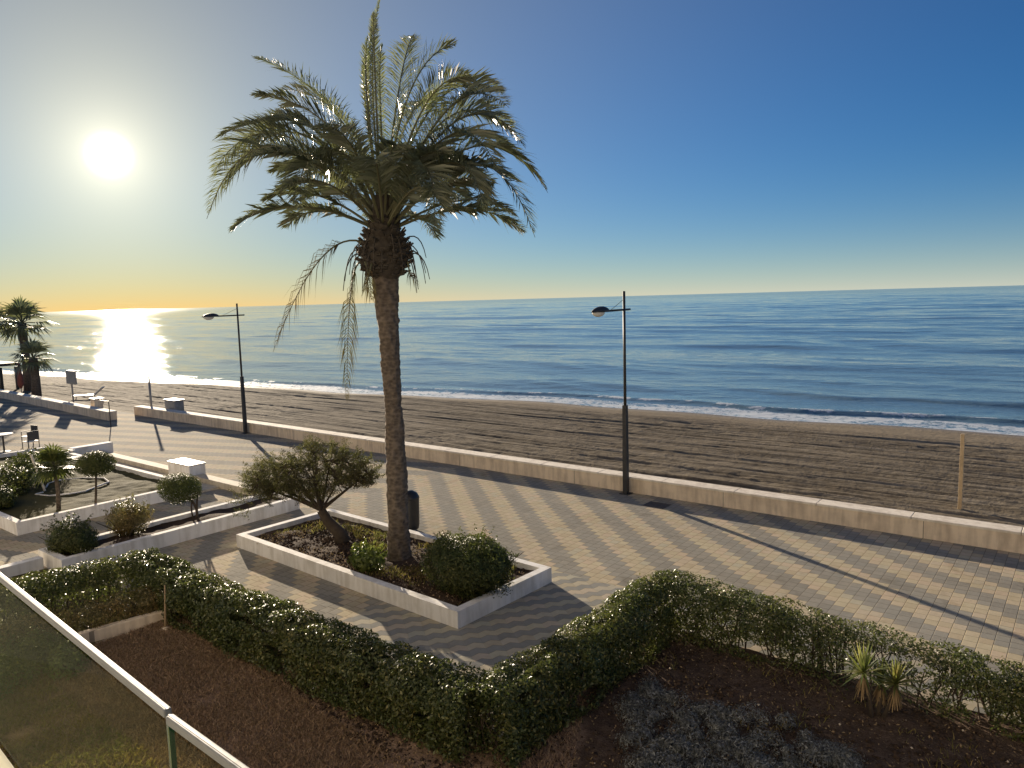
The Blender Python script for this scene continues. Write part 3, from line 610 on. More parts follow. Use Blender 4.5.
bush('round flowering bush in the middle of the narrow white planter', (-9.5, -1.05, .62), (.55, .48, .42), 9000, .045, M['hedge2'], lump=.3)
bush('wide dark shrub at left end of the wide planter bed', (-17.2, -1.2, .55), (1.5, .9, .46), 9000, .07, M['bush'], lump=.35)
bush('tall dark shrub behind the leaning stake in the wide planter bed', (-18.2, .1, .6), (1.2, .9, .5), 7000, .07, M['bush'], lump=.35)
bush('low shrub at near left corner of the wide planter bed', (-15.4, -1.9, .45), (.8, .45, .36), 4500, .06, M['bush'], lump=.35)

def curve(a, b, c, n=6):
    a, b, c = Vector(a), Vector(b), Vector(c); return [a*(1-t)**2 + b*2*t*(1-t) + c*t*t for t in [i/n for i in range(n+1)]]
# topiary T-tree in the narrow planter: flat-sided crown on two crooked stems
r_ = thing('topiary_tree', (-9.45, .58, .23), 'small clipped tree with leaning slab crown on twin crooked stems in narrow planter', 'tree', 'clipped little trees')
p1, f1 = ellipsoid_leaves((-9.72, .38, 1.0), (.60, .46, .36), 10000, .042, .5, .3)
mesh_obj('crown', p1, f1, M['bush'], r_)
mb = MB(); mb.tube(curve((-9.46,.58,.15), (-9.30,.66,.45), (-9.62,.48,.85)), [.04,.036,.034,.032,.03,.028,.024], 7); mb.tube(curve((-9.42,.62,.15), (-9.44,.6,.5), (-9.40,.66,.9)), [.03,.028,.027,.026,.024,.02,.018], 7)
mb.tube(curve((-9.5,.56,.15), (-9.6,.5,.5), (-9.5,.6,.8)), .02, 6); mb.build('trunk', M['twig'], r_, True)
# lollipop tree
r_ = thing('topiary_tree', (-12.9, -.35, .2), 'small round headed clipped tree on one thin stem in wide bed', 'tree', 'clipped little trees')
p1, f1 = ellipsoid_leaves((-12.85, -.3, 1.38), (.46, .46, .33), 8000, .045, .5, .12); mesh_obj('crown', p1, f1, M['bush'], r_)
MB().tube([(-12.92,-.38,.1), (-12.88,-.34,.6), (-12.85,-.3,1.2)], [.035,.03,.025], 7).build('trunk', M['twig'], r_, True)
# leaning stake
r_ = thing('tree_stake', (-16.37, -.44, .2), 'pale thin leaning wooden stake among dark shrubs', 'stake')
MB().tube([(-16.25,-.40,.15), (-16.5,-.6,1.3)], .035, 8).build('stake_pole', M['stonetop'], r_)
r_ = thing('tree_stake', (-4.05, -2.95, .05), 'bent pale stick with a small foot at the inner hedge corner of the brown lawn', 'stake')
MB().tube([(-4.05,-2.97,0),(-4.07,-2.93,.4),(-4.16,-2.86,.78)], [.022,.018,.014], 7).build('stake_pole', M['wood'], r_, True); MB().lathe((-4.03,-2.98,.05), [(.10,0),(.09,.03),(.03,.05)], 10).build('foot', M['stone'], r_)
# white curvy edging in the wide bed
r_ = thing('flowerbed_edging', (-15.5, 0, .2), 'thin white wavy edging loop round a flower bed', 'edging')
pts = [(-15.98,-.55),(-15.9,-.78),(-15.35,-.62),(-15.05,-.2),(-15.0,.22),(-15.35,.75),(-15.6,1.15),(-16.3,1.3),(-16.9,.95),(-17.25,.4),(-17.1,0),(-16.6,-.25)]
MB().tube([(x,y,.22) for x,y in pts], .026, 6).build('edging_band', M['white'], r_)
# dark little fan palm in the wide bed
def fan_leaf(mb, base, d, L, nseg=13, spread=150, droop=.25, rg=random, wd=None):
    d = Vector(d).normalized(); side = d.cross(Vector((0,0,1)));
    if side.length < .05: side = Vector((1,0,0))
    side.normalize(); upv = side.cross(d).normalized(); wd = wd or L*.05
    for i in range(nseg):
        a = R((i/(nseg-1)-.5)*spread); dd = (d*math.cos(a) + side*math.sin(a)).normalized(); l = L*(.75+.25*math.cos(a))*rg.uniform(.85, 1.08)
        sd = dd.cross(upv).normalized()*wd; m_ = base + dd*l*.55 + upv*l*.05; t = base + dd*l + Vector((0,0,-droop*l*rg.uniform(.5, 1.4)))
        mb.add([base, m_+sd, t, m_-sd], [(0,1,2,3)])
def fan_palm(label, base, trunk_h, tr, L, nf, seed, grp, lean=(0,0), pet=.5, m='palm'):
    rg = random.Random(seed); root = thing('fan_palm', base, label, 'palm tree', grp); b = Vector(base); top = b + Vector((lean[0], lean[1], trunk_h))
    MB().tube([b-Vector((0,0,.1)), b.lerp(top, .5)+Vector((.03,.02,0)), top], [tr*1.15, tr, tr*1.0], 10).build('trunk', M['trunk'], root, True)
    mb = MB(); ms = MB()
    for i in range(nf):
        az = i*2.4 + rg.uniform(-.3, .3); el = R(80 - 115*(i/nf) + rg.uniform(-8, 8)); d = Vector((math.cos(az)*math.cos(el), math.sin(az)*math.cos(el), math.sin(el)))
        p = top + d*pet*L*rg.uniform(.7, 1.2) + Vector((0,0,-.12*L*math.cos(el)))
        ms.tube([top, top.lerp(p, .5)+Vector((0,0,.04*L)), p], .018*L/.8, 4, False); fan_leaf(mb, p, d+Vector((0,0,-.2)), L, rg=rg)
    mb.build('crown', M[m], root); ms.build('leaf_stalks', M['rachis'], root); return root
fan_palm('small young fan palm with thin trunk in the wide planter bed', (-13.55, -1.05, .2), 1.18, .05, .50, 26, 3, 'fan palms', m='bush')
fan_palm('tall fan palm by the far left end of the sea wall, whole crown showing', (-53.1, 11.8, -.3), 5.0, .27, 1.55, 20, 5, 'fan palms')
fan_palm('shorter fan palm beside the taller one at the far left end of the sea wall', (-48.2, 10.6, -.3), 2.7, .27, 1.2, 17, 8, 'fan palms')
fan_palm('third far fan palm cut off by the left edge of the photo', (-54.9, 10.3, -.3), 5.2, .27, 1.5, 20, 9, 'fan palms')
# beach bar roof behind the far palms
r_ = thing('beach_shelter', (-55, 11.5, 0), 'dark flat beach shelter roof on posts behind the far palms', 'shelter')
MB().box(-64, -54.9, 10.6, 12.0, 1.6, 1.8).build('roof', M['metal_dark'], r_)
mb = MB()
for x in (-62.6, -55.2):
    for y in (10.8, 11.8): MB().box(x-.09, x+.09, y-.09, y+.09, -.6, 1.5).build('post', M['metal_dark'], r_)
r_ = thing('closed_parasol', (-50.3, 9.9, 0), 'closed reddish parasol standing between the two far palms', 'parasol')
MB().lathe((-50.9, 10.6, -.3), [(.05,.5),(.2,.8),(.17,1.5),(.03,2.3)], 10).build('canopy', M['rust'], r_, True); MB().tube([(-50.9,10.6,-.4),(-50.9,10.6,.6)], .03, 6).build('pole', M['metal_grey'], r_)

# tamarisk-like tree
def spray_tree():
    rg = random.Random(21); g = np.random.default_rng(21); base = Vector((-4.85, 1.5, .2))
    root = thing('small_tree', base, 'small olive brown tree with forked trunk and wispy flat crown in the palm planter', 'tree')
    mb = MB(); P = []; D = []
    fork = Vector((-5.18, 1.22, .95))
    mb.tube([base, Vector((-4.9,1.46,.42)), Vector((-5.08,1.30,.7)), fork], [.19,.14,.115,.10], 10)
    def grow(p, d, L, r, lv):
        k = 4; pts = [p]; q = p.copy(); dd = d.copy()
        for i in range(k):
            dd = (dd + Vector((rg.gauss(0,.13), rg.gauss(0,.13), rg.gauss(.02,.09)))).normalized(); q = q + dd*L/k; pts.append(q.copy())
        mb.tube(pts, [r*(1-.5*i/k) for i in range(k+1)], 6 if lv < 2 else 4, False)
        if lv >= 3:
            for i in range(1, k+1):
                for _ in range(9):
                    o = pts[i] + Vector((rg.gauss(0,.07), rg.gauss(0,.07), rg.gauss(.02,.06))); P.append(o); D.append(dd)
        if lv < 4:
            for i in range(3 if lv else 3):
                nd = (dd*.75 + Vector((rg.gauss(0,.55), rg.gauss(0,.55), rg.gauss(.08,.28)))).normalized()
                grow(pts[-1-(i % 2)], nd, L*rg.uniform(.62,.82), r*.55, lv+1)
    # limbs spread along the crown, each ending in upright wispy sprays
    ax = Vector((.70, .71, 0)).normalized(); ay = Vector((-ax.y, ax.x, 0)); cen = Vector((-5.22, 1.13, 1.78)); limbs = []
    for a_, b_, z_ in ((-.85,-.2,-.05),(-.6,.35,.1),(-.35,-.5,.35),(0,.2,.45),(.3,-.4,.35),(.5,.4,.15),(.85,0,-.05),(-.1,.8,.1),(.05,-.8,.05),(-.95,.1,-.22)):
        t = cen + ax*a_*1.35 + ay*b_*.85 + Vector((0,0,z_)); mid = fork.lerp(t, .5) + Vector((rg.gauss(0,.05), rg.gauss(0,.05), .06 if abs(a_) > .5 else -.05)); r = rg.uniform(.03,.05)
        c_ = curve(fork, mid, t, 9); mb.tube(c_, [r*(1-.8*q/9) for q in range(10)], 6, False); limbs += [Vector(p) for p in c_[3:]]
    n_ = 0
    while n_ < 700:
        a_, b_, h_ = rg.uniform(-1,1), rg.uniform(-1,1), rg.uniform(-1,1)
        q2 = a_*a_+b_*b_+h_*h_
        if q2 > 1 or q2 < rg.random()*.75: continue
        if n_ % 9 == 0: a_ = rg.uniform(-1.05, -.55); h_ = rg.uniform(-1.1, -.3)
        lump = .8 + .4*rg.random(); up_ = .62*(1-.25*abs(a_)) if h_ > 0 else .42
        b0 = cen + (ax*a_*1.42 + ay*b_*.9)*lump**.4 + Vector((0,0,h_*up_ + .12*math.sin(a_*5+b_*3) - .10*max(0, -a_-.3)))
        nb = min(limbs, key=lambda p: (p-b0).length); n_ += 1
        mb.tube(curve(nb, nb.lerp(b0,.6)+Vector((0,0,-.05)), b0, 4), [.009,.008,.006,.005,.004], 3, False)
        d = (Vector((b0.x-cen.x, b0.y-cen.y, 0))*.55 + Vector((rg.gauss(0,.35), rg.gauss(0,.35), rg.uniform(-.15,.8)))).normalized(); L = rg.uniform(.14,.34); e = b0 + d*L
        mb.tube([b0, e], [.004,.002], 3, False)
        for q in range(11): P.append((b0-d*.08).lerp(e, (q+.6)/11)); D.append(d)
    mb.build('trunk', M['twig'], root, True)
    P = np.array([tuple(p) for p in P]); D = np.array([tuple(d) for d in D])
    k = 7; PP = np.repeat(P, k, 0) + g.normal(size=(len(P)*k, 3))*.026; DD = np.repeat(D, k, 0)
    v, f = leaves(PP, g.normal(size=PP.shape), .045, .26, .3, g); mesh_obj('foliage', v, f, M['tamarisk'], root); print('tamarisk leaves', len(PP))
spray_tree()

# yucca: three heads on short stems
r_ = thing('yucca', (6.27, 1.07, .05), 'spiky yellow green yucca with three heads standing in front of the gappy hedge', 'yucca')
rg = random.Random(4)
for (x, y, z, bx, by, L) in ((6.10, .97, .66, 6.2, 1.05, .42), (6.44, 1.14, .54, 6.3, 1.1, .35), (6.25, 1.22, .50, 6.25, 1.1, .28)):
    MB().tube([(bx,by,.0),((x+bx)/2+.02,(y+by)/2,z*.5),(x,y,z)], [.032,.026,.028], 7).build('stem', M['twig'], r_, True)
    mb = MB(); md = MB()
    for i in range(70):
        az = i*2.4; el = R(88 - 104*(i/70)); d = Vector((math.cos(az)*math.cos(el), math.sin(az)*math.cos(el), math.sin(el))); l = L*rg.uniform(.8, 1.1)
        s = d.cross(Vector((rg.gauss(0,.2), rg.gauss(0,.2), 1))).normalized()*.013; p = Vector((x, y, z)); m_ = p+d*l*.45; t = p+d*l+Vector((0,0,-.05*math.cos(el)))
        mb.add([p+s*.6, m_+s, t, m_-s, p-s*.6], [(0,1,2,3,4)])
    for i in range(46):
        az = rg.uniform(0, 6.3); p = Vector((x, y, z-.02)); e = p + Vector((math.cos(az)*.09, math.sin(az)*.09, -rg.uniform(.14, .34))); s = Vector((-math.sin(az), math.cos(az), 0))*.012
        md.add([p-s, p+s, e+s*.4, e-s*.4], [(0,1,2,3)])
    mb.build('leaf_head', M['yucca'], r_); md.build('dead_leaves', M['straw'], r_)

# ------------------------------------------------------------------ the date palm
PX, PY = -2.98, 1.47
pal = thing('date_palm', (PX, PY, .2), 'tall date palm with feathery crown rising from the large white planter', 'palm tree')
def palm_trunk():
    nz, na = 190, 40; z = np.linspace(.15, 6.15, nz); a = np.linspace(0, 2*np.pi, na, endpoint=False); A, Z = np.meshgrid(a, z)
    r = .196 + .05*np.exp(-(Z-.2)/.35) + .03*np.sin(Z*1.1+.5)*.4 - .02*np.exp(-((Z-3.6)/.5)**2) + .035*np.clip((Z-4.6)/.9, 0, 1)
    # diamond leaf scars: overlapping rows, offset by half a scar each turn
    k = 9; row = Z/.10; off = np.floor(row) % 2 * .5; fa = np.abs(((A/(2*np.pi)*k + off) % 1) - .5)*2; fz = row % 1
    r = r + .014*(1-fz)*(1-fa**2*.8)*np.clip(fbm(A*2, Z*2.3, 2)*3-.8, 0, 1.4) + .075*(fbm(A*3+1, Z*7, 3)-.5) + .03*(fbm(A*1.3+4, Z*1.2, 2)-.5)
    cx = PX + .02*np.sin(Z*.6) - .03*(Z/6); cy = PY + .03*np.sin(Z*.5)
    v = np.stack([cx+r*np.cos(A), cy+r*np.sin(A), Z], -1).reshape(-1, 3); i = np.arange(nz*na).reshape(nz, na); j = np.roll(i, -1, 1)
    f = np.stack([i[:-1], j[:-1], j[1:], i[1:]], -1).reshape(-1, 4); mesh_obj('trunk', v, f, M['trunk'], pal, False)
palm_trunk()
PC = Vector((PX-.03, PY+.02, 6.35))
rg = random.Random(12)
# bulge of cut leaf bases ("pineapple")
mb = MB(); mb.lathe((PC.x, PC.y, 0), [(.23,5.95),(.34,6.1),(.44,6.26),(.49,6.45),(.43,6.65),(.34,6.85),(.25,7.15),(.17,7.6)], 20)
for i in range(300):
    h = rg.random(); az = i*2.3999; z = 6.0 + h*1.05; rad = np.interp(z, [5.95,6.1,6.26,6.45,6.65,7.05], [.22,.34,.44,.49,.43,.27])
    d = Vector((math.cos(az), math.sin(az), 0)); p = PC*1; p.z = z; p = p + d*rad; el = .25 + 1.4*h; e = p + (d*math.cos(el)*rg.uniform(.5,1.1) + Vector((0,0,math.sin(el))))*rg.uniform(.10,.2)
    mb.beam(p - d*.1, e, .085, .035)
mb.build('leaf_bases', M['fibre'], pal)
# drooping fibres and old flower stalks around the bulge
for i in range(26):
    az = i*2.4+.3; d = Vector((math.cos(az), math.sin(az), 0)); p = Vector((PC.x, PC.y, 6.6+rg.uniform(-.25,.2))) + d*.40; o = rg.uniform(.16,.46)
    MB().tube(curve(p, p+d*o*.9+Vector((0,0,.22)), p+d*o*1.15+Vector((0,0,-rg.uniform(.3,.75))), 6), [.014,.014,.013,.012,.011,.009,.007], 5).build('old_stalk', M['fibre'], pal, True)
def frond(P0, P1, P2, L=.46, n=58, w0=.030, mt='palm', bare=.2, label=None, droop=.25, seed=0, rmat='rachis', vfold=.35, cup=.0):
    """feather leaf along a quadratic curve: stalk plus two rows of long leaflets"""
    rg = random.Random(seed); C = curve(P0, P1, P2, 14); k = 14
    st_ = MB().tube(C, [w0*(1-.85*i/k) for i in range(k+1)], 5); vs = [Vector(p) for p in st_.v]; fs = list(st_.f); nst = len(fs)
    A, B, Cc = Vector(P0), Vector(P1), Vector(P2); roll = rg.uniform(-.5, .5)
    for i in range(n):
        t = bare + (1-bare)*(i+rg.random()*.4)/n; t = min(t, .995); p = A*(1-t)**2 + B*2*t*(1-t) + Cc*t*t; d = ((B-A)*(1-t) + (Cc-B)*t).normalized()
        side = d.cross(Vector((0,0,1)));
        if side.length < .15: side = Vector((math.cos(seed), math.sin(seed), 0)) - d*d.dot(Vector((math.cos(seed), math.sin(seed), 0)))
        side.normalize(); side = (Matrix.Rotation(roll, 3, d) @ side).normalized(); upv = side.cross(d).normalized()
        env = math.sin(math.pi*min(1, (t-bare)/(1-bare)*.86+.16))**.6
        for sgn in (-1, 1):
            l = L*env*rg.uniform(.8, 1.12); fwd = .55 + .7*t
            dd = (side*sgn + d*fwd + upv*(vfold*rg.uniform(.2, 1.8)) + Vector((rg.gauss(0,.14), rg.gauss(0,.14), rg.gauss(0,.14)))).normalized()
            wv = (dd.cross(upv)).normalized()*.0076; wv = wv + upv*rg.uniform(-.004,.004)
            q = p + dd*l*.5; e = p + dd*l + Vector((0,0,-droop*l*rg.uniform(.5,1.4))); b = len(vs)
            vs += [p-wv*.6, p+wv*.6, q+wv, e, q-wv]; fs.append((b, b+1, b+2, b+3, b+4))
    o = mesh_obj('frond', np.array([tuple(x) for x in vs], 'f'), fs, M[rmat], pal); o.data.materials.append(M[mt])
    o.data.polygons.foreach_set('material_index', np.array([0]*nst+[1]*(len(fs)-nst), 'i'))
    if label: o['label'] = label
    return o
vr = (ROT @ Vector((1,0,0))); vd = (ROT @ Vector((0,1,0)))       # picture-plane right and depth directions at the palm
def Q(x, z, dy=0): return Vector((PC.x, PC.y, 0)) + vr*x + vd*dy + Vector((0,0,z))
S = 15.0/745
def fpp(x, y, dy=0):     # a point of the crown's outline as seen from the balcony, at its own distance from it
    d = ROT @ (fw*F_ + rt*(x-W_/2) + up*(H_/2-y)); return CAM + d*((15.0+dy)/d.dot(vd))
def fp(zx, zy, dy=0): return fpp(190+zx/2.695, zy/2.695, dy)
sd = 100
spec = [((165,150),(400,315),.6),((160,255),(385,350),-.9),((60,378),(330,345),.9),((45,590),(235,395),-.5),((58,475),(255,365),.3),((205,330),(360,370),1.8),((300,575),(345,440),-2.3),
        ((720,118),(590,255),.5),((765,215),(630,290),-.8),((850,255),(665,275),1.2),((905,400),(720,325),-.4),((965,520),(765,395),.6),((930,640),(765,440),-1.0),((800,585),(695,440),-2.2),((660,635),(625,450),-3.0),
        ((860,290),(690,300),-1.9),((900,445),(720,370),1.9),((700,330),(600,300),3.0),((120,420),(320,370),2.2),((240,240),(420,330),2.6),((600,95),(560,260),1.5),((90,520),(270,400),1.5),((835,470),(690,370),-2.7),((880,360),(690,320),.9)]
for k, (T, Mi, dy) in enumerate(spec):
    P0 = Q(rg.uniform(-.12,.12), 6.9, dy*.04); P2 = fp(*T, dy); Mm = fp(*Mi, dy*.42); P1 = (Mm - P0*.25 - P2*.25)*2
    frond(P0, P1, P2, seed=sd+k, n=130, L=.66, bare=.24, droop=.2)
# vertical bundle of young fronds in the middle
for k, (T, Mi, dy) in enumerate([((514,-14),(492,240),0),((500,60),(480,250),.2),((480,95),(478,270),-.15),((520,120),(512,260),.1),((470,150),(475,300),0.),((495,30),(500,230),-.1)]):
    P0 = Q(rg.uniform(-.08,.08), 7.0, 0); P2 = fp(*T, dy); Mm = fp(*Mi, dy*.5); P1 = (Mm - P0*.25 - P2*.25)*2
    frond(P0, P1, P2, seed=200+k, n=100, L=.22, bare=.3, droop=0., vfold=.2, label='upright young frond, still closed')
# the rest of the crown, all the way round
for k in range(30):
    az = k*2.39996; el0 = R(84 - 62*((k+.5)/30)); ln = rg.uniform(2.9, 3.6)*(1 - .12*(k < 6)); h = Vector((math.cos(az), math.sin(az), 0))
    if abs(h.dot(vr)) > .93: ln *= .9
    P0 = Q(0, 6.9) + h*.1; P1 = P0 + (h*math.cos(el0) + Vector((0,0,math.sin(el0))))*ln*.62; rch = ln*(.48+.42*math.cos(el0)); P2 = P0 + h*rch + Vector((0,0, ln*(.95*math.sin(el0)-.42)))
    frond(P0, P1, P2, seed=300+k, n=104, L=.60, bare=.24, droop=.25)
# two dead fronds hanging down at the left
frond(fpp(362,242,-.3), (fpp(318,262,-.5) - fpp(362,242,-.3)*.25 - fpp(273,352,-.7)*.25)*2, fpp(273,352,-.7), seed=1, n=46, L=.50, bare=.22, droop=.9, mt='drypalm', label='dead frond hanging out to the left', w0=.022)
frond(fpp(360,262,-.35), (fpp(350,300,-.45) - fpp(360,262,-.35)*.25 - fpp(347,404,-.5)*.25)*2, fpp(347,404,-.5), seed=2, n=60, L=.36, bare=.15, droop=1.2, mt='drypalm', label='dead frond hanging straight down', w0=.02, vfold=.0)
for k, (x0,x1,y1) in enumerate(((365,372,300),(408,413,275),(372,366,290))):
    frond(fpp(x0,262,-.4), (fpp((x0+x1)/2,275,-.5)-fpp(x0,262,-.4)*.25-fpp(x1,y1,-.45)*.25)*2, fpp(x1,y1,-.45), seed=10+k, n=16, L=.22, bare=.3, droop=1.2, mt='drypalm', label='short dead leaf stub', w0=.02)

# ------------------------------------------------------------------ street furniture
def street_lamp(label, x, y):
    root = thing('street_lamp', (x, y, 0), label, 'street lamp', 'street lamps along the sea wall')
    MB().hexa([(x-.07,y-.07),(x+.07,y-.07),(x+.07,y+.07),(x-.07,y+.07)], 0, 2.5, [(x-.06,y-.06),(x+.06,y-.06),(x+.06,y+.06),(x-.06,y+.06)]).build('pole_sleeve', M['metal_dark'], root, bevel=.01)
    MB().box(x-.14, x+.14, y-.14, y+.14, 0, .02).build('base_plate', M['metal_dark'], root)
    MB().tube([(x,y,2.4),(x,y,5.63)], [.042,.036], 12).build('pole', M['metal_dark'], root, True)
    MB().tube([(x,y+.32,5.13),(x,y-.95,5.12)], .028, 8).build('arm', M['metal_dark'], root, True)
    MB().tube([(x,y,5.42),(x,y-.7,5.14)], .007, 5).build('stay_wire', M['metal_dark'], root)
    # lamp head: long shell, domed top, pale diffuser bowl below
    n, k = 14, 9; V = []; Fs = []
    for i in range(n+1):
        t = i/n; yy = y-.90-.72*t; wv = .17*math.sin(math.pi*min(1, .10+.86*t**.8))**.7; hv = .15*math.sin(math.pi*min(1, .12+.84*t**.85))**.7
        for j in range(k+1):
            a = math.pi*j/k; V.append((x+wv*math.cos(a), yy, 5.10+hv*math.sin(a)))
    for i in range(n):
        for j in range(k): b = i*(k+1)+j; Fs.append((b, b+1, b+k+2, b+k+1))
        b = i*(k+1); Fs.append((b, b+k+1, b+k+1+k, b+k))
    mb = MB(); mb.add(V, Fs); hd = mb.build('lamp_head', M['metal_dark'], root, True)
    mb = MB(); V = []; Fs = []
    for i in range(9):
        a = math.pi*i/8; 
        for j in range(9):
            b = math.pi*j/8; V.append((x+.135*math.sin(a)*math.cos(b), y-1.33-.23*math.cos(a), 5.095-.12*math.sin(a)*math.sin(b)))
    for i in range(8):
        for j in range(8): b = i*9+j; Fs.append((b, b+9, b+10, b+1))
    mb.add(V, Fs); mb.build('diffuser', M['lens'], root, True)
    return root
street_lamp('dark street lamp by the sea wall right of the palm, whole lamp clear of trees', -1.95, 9.12)
street_lamp('more distant dark street lamp by the sea wall left of the palm', -20.78, 9.12)
# litter bin on the paving behind the planter
r_ = thing('litter_bin', (-4.64, 3.41, 0), 'black round topped litter bin half hidden behind the palm trunk', 'litter bin')
MB().lathe((-4.64,3.41,.05), [(.19,0),(.21,.1),(.225,.72),(.235,.74)], 18).build('bin_body', M['litter'], r_, True)
MB().lathe((-4.64,3.41,.79), [(.235,0),(.23,.04),(.18,.13),(.08,.19),(.01,.2)], 18).build('bin_lid', M['litter'], r_, True)
MB().lathe((-4.64,3.41,0), [(.14,0),(.14,.06)], 14).build('bin_foot', M['metal_grey'], r_)
# beach posts and boxes
r_ = thing('beach_post', (5.63, 13.09, -.35), 'tall square wooden post alone in the sand at right', 'post')
MB().box(5.585, 5.675, 13.045, 13.135, -.6, 1.75).build('post_shaft', M['post_wood'], r_, bevel=.006)
r_ = thing('beach_post', (-30.85, 9.95, -.3), 'slim dark post behind the sea wall near its gap', 'post')
MB().tube([(-30.85,9.95,-.5),(-30.85,9.95,2.05)], .06, 8).build('post_shaft', M['metal_grey'], r_, True); MB().lathe((-30.85,9.95,2.0), [(.08,0),(.09,.06),(.03,.1)], 10).build('post_cap', M['metal_grey'], r_)
r_ = thing('information_board', (-40.3, 9.7, -.2), 'grey rectangular notice board on a single pole behind far wall', 'sign')
MB().tube([(-40.1,9.75,-.4),(-40.1,9.75,1.2)], .05, 8).build('pole', M['metal_grey'], r_); MB().box(-40.75, -39.45, 9.70, 9.80, 1.15, 1.95).build('board', M['metal_grey'], r_, bevel=.02)
r_ = thing('utility_cabinet', (-28.6, 9.9, 0), 'grey box cabinet standing against the beach side of the sea wall', 'cabinet')
MB().box(-29.1, -28.1, 9.80, 10.3, -.4, .85).build('cabinet_body', M['metal_grey'], r_, bevel=.03); MB().box(-29.15,-28.05,9.77,10.35,.852,.9).build('cabinet_lid', M['metal_grey'], r_)
r_ = thing('utility_cabinet', (-34.2, 8.5, 0), 'small pale box behind the far wall stub close to the gap', 'cabinet')
MB().box(-34.4, -33.9, 8.4, 8.85, -.4, .75).build('cabinet_body', M['stone'], r_, bevel=.03); MB().box(-34.45,-33.85,8.35,8.9,.752,.8).build('cabinet_lid', M['metal_grey'], r_)
r_ = thing('sign_post', (-28.3, 6.7, 0), 'thin bare metal pole on the paving at the end of the far wall', 'pole')
MB().tube([(-28.3,6.75,0),(-28.3,6.75,1.25)], .022, 6).build('pole', M['metal_dark'], r_); MB().tube([(-28.3,6.75,1.22),(-29.3,6.75,1.22)], .018, 6).build('cross_bar', M['metal_dark'], r_)
# shower / lounger bits beyond the far wall
def lounger(x, y, a, label):
    r_ = thing('sun_lounger', (x, y, -.3), label, 'sun lounger'); c, s = math.cos(a), math.sin(a)
    def P(u, v, z): return (x+u*c-v*s, y+u*s+v*c, z-.3)
    MB().add([P(-.9,-.3,.30),P(.4,-.3,.30),P(.4,.3,.30),P(-.9,.3,.30),P(-.9,-.3,.36),P(.4,-.3,.36),P(.4,.3,.36),P(-.9,.3,.36)], [(0,3,2,1),(4,5,6,7),(0,1,5,4),(1,2,6,5),(2,3,7,6),(3,0,4,7)]).build('seat', M['plastic'], r_)
    MB().add([P(.42,-.3,.34),P(.95,-.3,.8),P(.95,.3,.8),P(.42,.3,.34),P(.38,-.3,.38),P(.9,-.3,.84),P(.9,.3,.84),P(.38,.3,.38)], [(0,3,2,1),(4,5,6,7),(0,1,5,4),(1,2,6,5),(2,3,7,6),(3,0,4,7)]).build('backrest', M['plastic'], r_)
    for u in (-.8,.3):
        for v in (-.25,.25): MB().tube([P(u,v,-.1),P(u,v,.3)], .03, 6).build('leg', M['plastic'], r_)
lounger(-43.3, 11.9, .9, 'small white lounger on the sand beyond the far left wall')
# cafe table and chairs at the far left
def table(x, y, label):
    r_ = thing('cafe_table', (x, y, 0), label, 'table')
    MB().lathe((x,y,.70), [(.35,0),(.37,.015),(.35,.035)], 20).build('table_top', M['plastic'], r_); MB().tube([(x,y,.03),(x,y,.70)], .035, 8).build('column', M['metal_dark'], r_)
    MB().lathe((x,y,0), [(.25,0),(.22,.03),(.05,.05)], 14).build('base', M['metal_dark'], r_)
def chair(x, y, a):
    r_ = thing('cafe_chair', (0,0,0), '', 'chair', 'cafe chairs round the far left table')
    MB().box(-.22,.22,-.22,.22,.43,.46).build('seat', M['plastic'], r_, bevel=.01); MB().box(-.22,.22,.2,.235,.5,.86).build('backrest', M['metal_dark'], r_, bevel=.01)
    for sx in (-1,1):
        MB().tube([(sx*.2,-.2,0),(sx*.2,-.2,.64)], .014, 6).build('leg', M['metal_dark'], r_); MB().tube([(sx*.2,.24,0),(sx*.2,.21,.86)], .014, 6).build('leg', M['metal_dark'], r_)
        MB().box(sx*.2-.02, sx*.2+.02, -.22, .22, .64, .66).build('armrest', M['metal_dark'], r_)
    return r_
table(-25.75, 1.55, 'white topped round cafe table at the left edge')
ch = chair(0,0,0)
for i, (x, y, a, lb) in enumerate(((-24.7,2.15,-1.4,'cafe chair right of the white table, its back to the planter'),(-25.3,.75,3.4,'cafe chair on the near side of the white table'),(-26.7,1.3,1.7,'cafe chair left of the white table, cut by the photo edge'),(-26.1,2.6,.2,'cafe chair on the sea side of the white table'))):
    c = ch if i == 0 else copy_tree(ch); c.location = (x, y, 0); c.rotation_euler = (0,0,a); c['label'] = lb

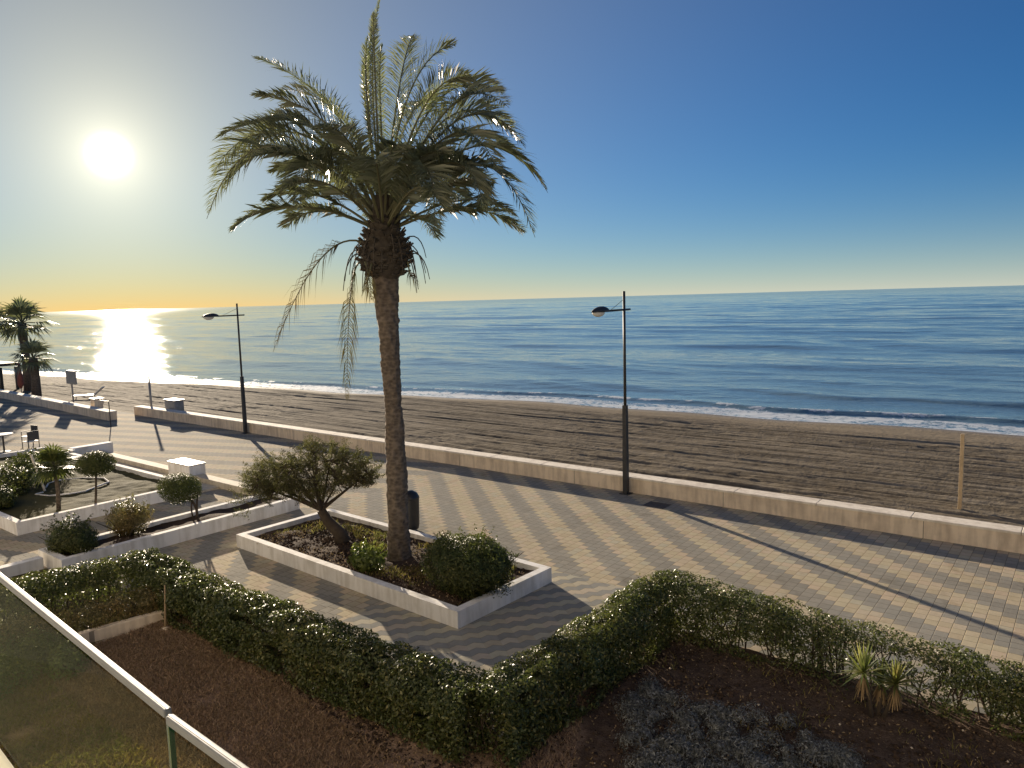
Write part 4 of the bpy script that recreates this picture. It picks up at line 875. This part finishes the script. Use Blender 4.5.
# ------------------------------------------------------------------ the balcony
bal = thing('balcony', (8, -9.2, 3.8), 'pale balcony floor slab under the glass rail at the bottom left corner', 'balcony')
MB().hexa([(2,-10.6),(12,-10.6),(12,-8.415),(2,-7.73)], 3.6, 3.88).build('floor_slab', M['render'], bal)
rail = thing('glass_balustrade', (6.6, -8.03, 3.88), 'balcony glass balustrade of two green tinted panels with metal top rails', 'balustrade')
RZ = 4.6
for (x0, x1, y0, y1) in ((3.6, 6.635, -7.825, -8.033), (6.66, 9.0, -8.043, -8.12)):
    dz = 0
    z0_, z1_ = RZ+dz, RZ+dz
    d = Vector((x1-x0, y1-y0, 0)).normalized(); n = Vector((-d.y, d.x, 0)); e = .006
    q = [(x0-n.x*e, y0-n.y*e), (x1-n.x*e, y1-n.y*e), (x1+n.x*e, y1+n.y*e), (x0+n.x*e, y0+n.y*e)]
    g_ = MB().hexa(q, 3.89, RZ-.03).build('glass_panel', M['glass'], rail)
    ed = MB().hexa([(x1-n.x*e, y1-n.y*e), (x1+d.x*.012-n.x*e, y1+d.y*.012-n.y*e), (x1+d.x*.012+n.x*e, y1+d.y*.012+n.y*e), (x1+n.x*e, y1+n.y*e)], 3.89, RZ-.032).build('glass_edge', M['glassedge'], g_)
    t = .0095; h = MB()
    q = [(x0-n.x*t, y0-n.y*t), (x1-n.x*t, y1-n.y*t), (x1+n.x*t, y1+n.y*t), (x0+n.x*t, y0+n.y*t)]
    h.hexa(q, RZ-.02, RZ); hr = h.build('handrail', M['alu'], rail, bevel=.004)
    tt = .0022; q = [(x0-n.x*tt, y0-n.y*tt), (x1-n.x*tt, y1-n.y*tt), (x1+n.x*tt, y1+n.y*tt), (x0+n.x*tt, y0+n.y*tt)]
    MB().hexa(q, RZ-.002, RZ+.0006).build('rail_groove', M['metal_dark'], hr)
bld = thing('apartment_building', (8, -10.6, 0), 'unseen cream rendered apartment block behind the balcony, added to bounce fill light', 'building')
mb = MB().box(-24, 40, -22, -10.6, 0, 16); mb.build('wall', M['render'], bld)  # unseen block, made pale and wide so its face bounces light into the shade

sc.cycles.use_denoising = True
sc.cycles.max_bounces = 6; sc.cycles.transparent_max_bounces = 8; sc.cycles.diffuse_bounces = 3; sc.cycles.glossy_bounces = 3
sc.cycles.caustics_reflective = False; sc.cycles.caustics_refractive = False
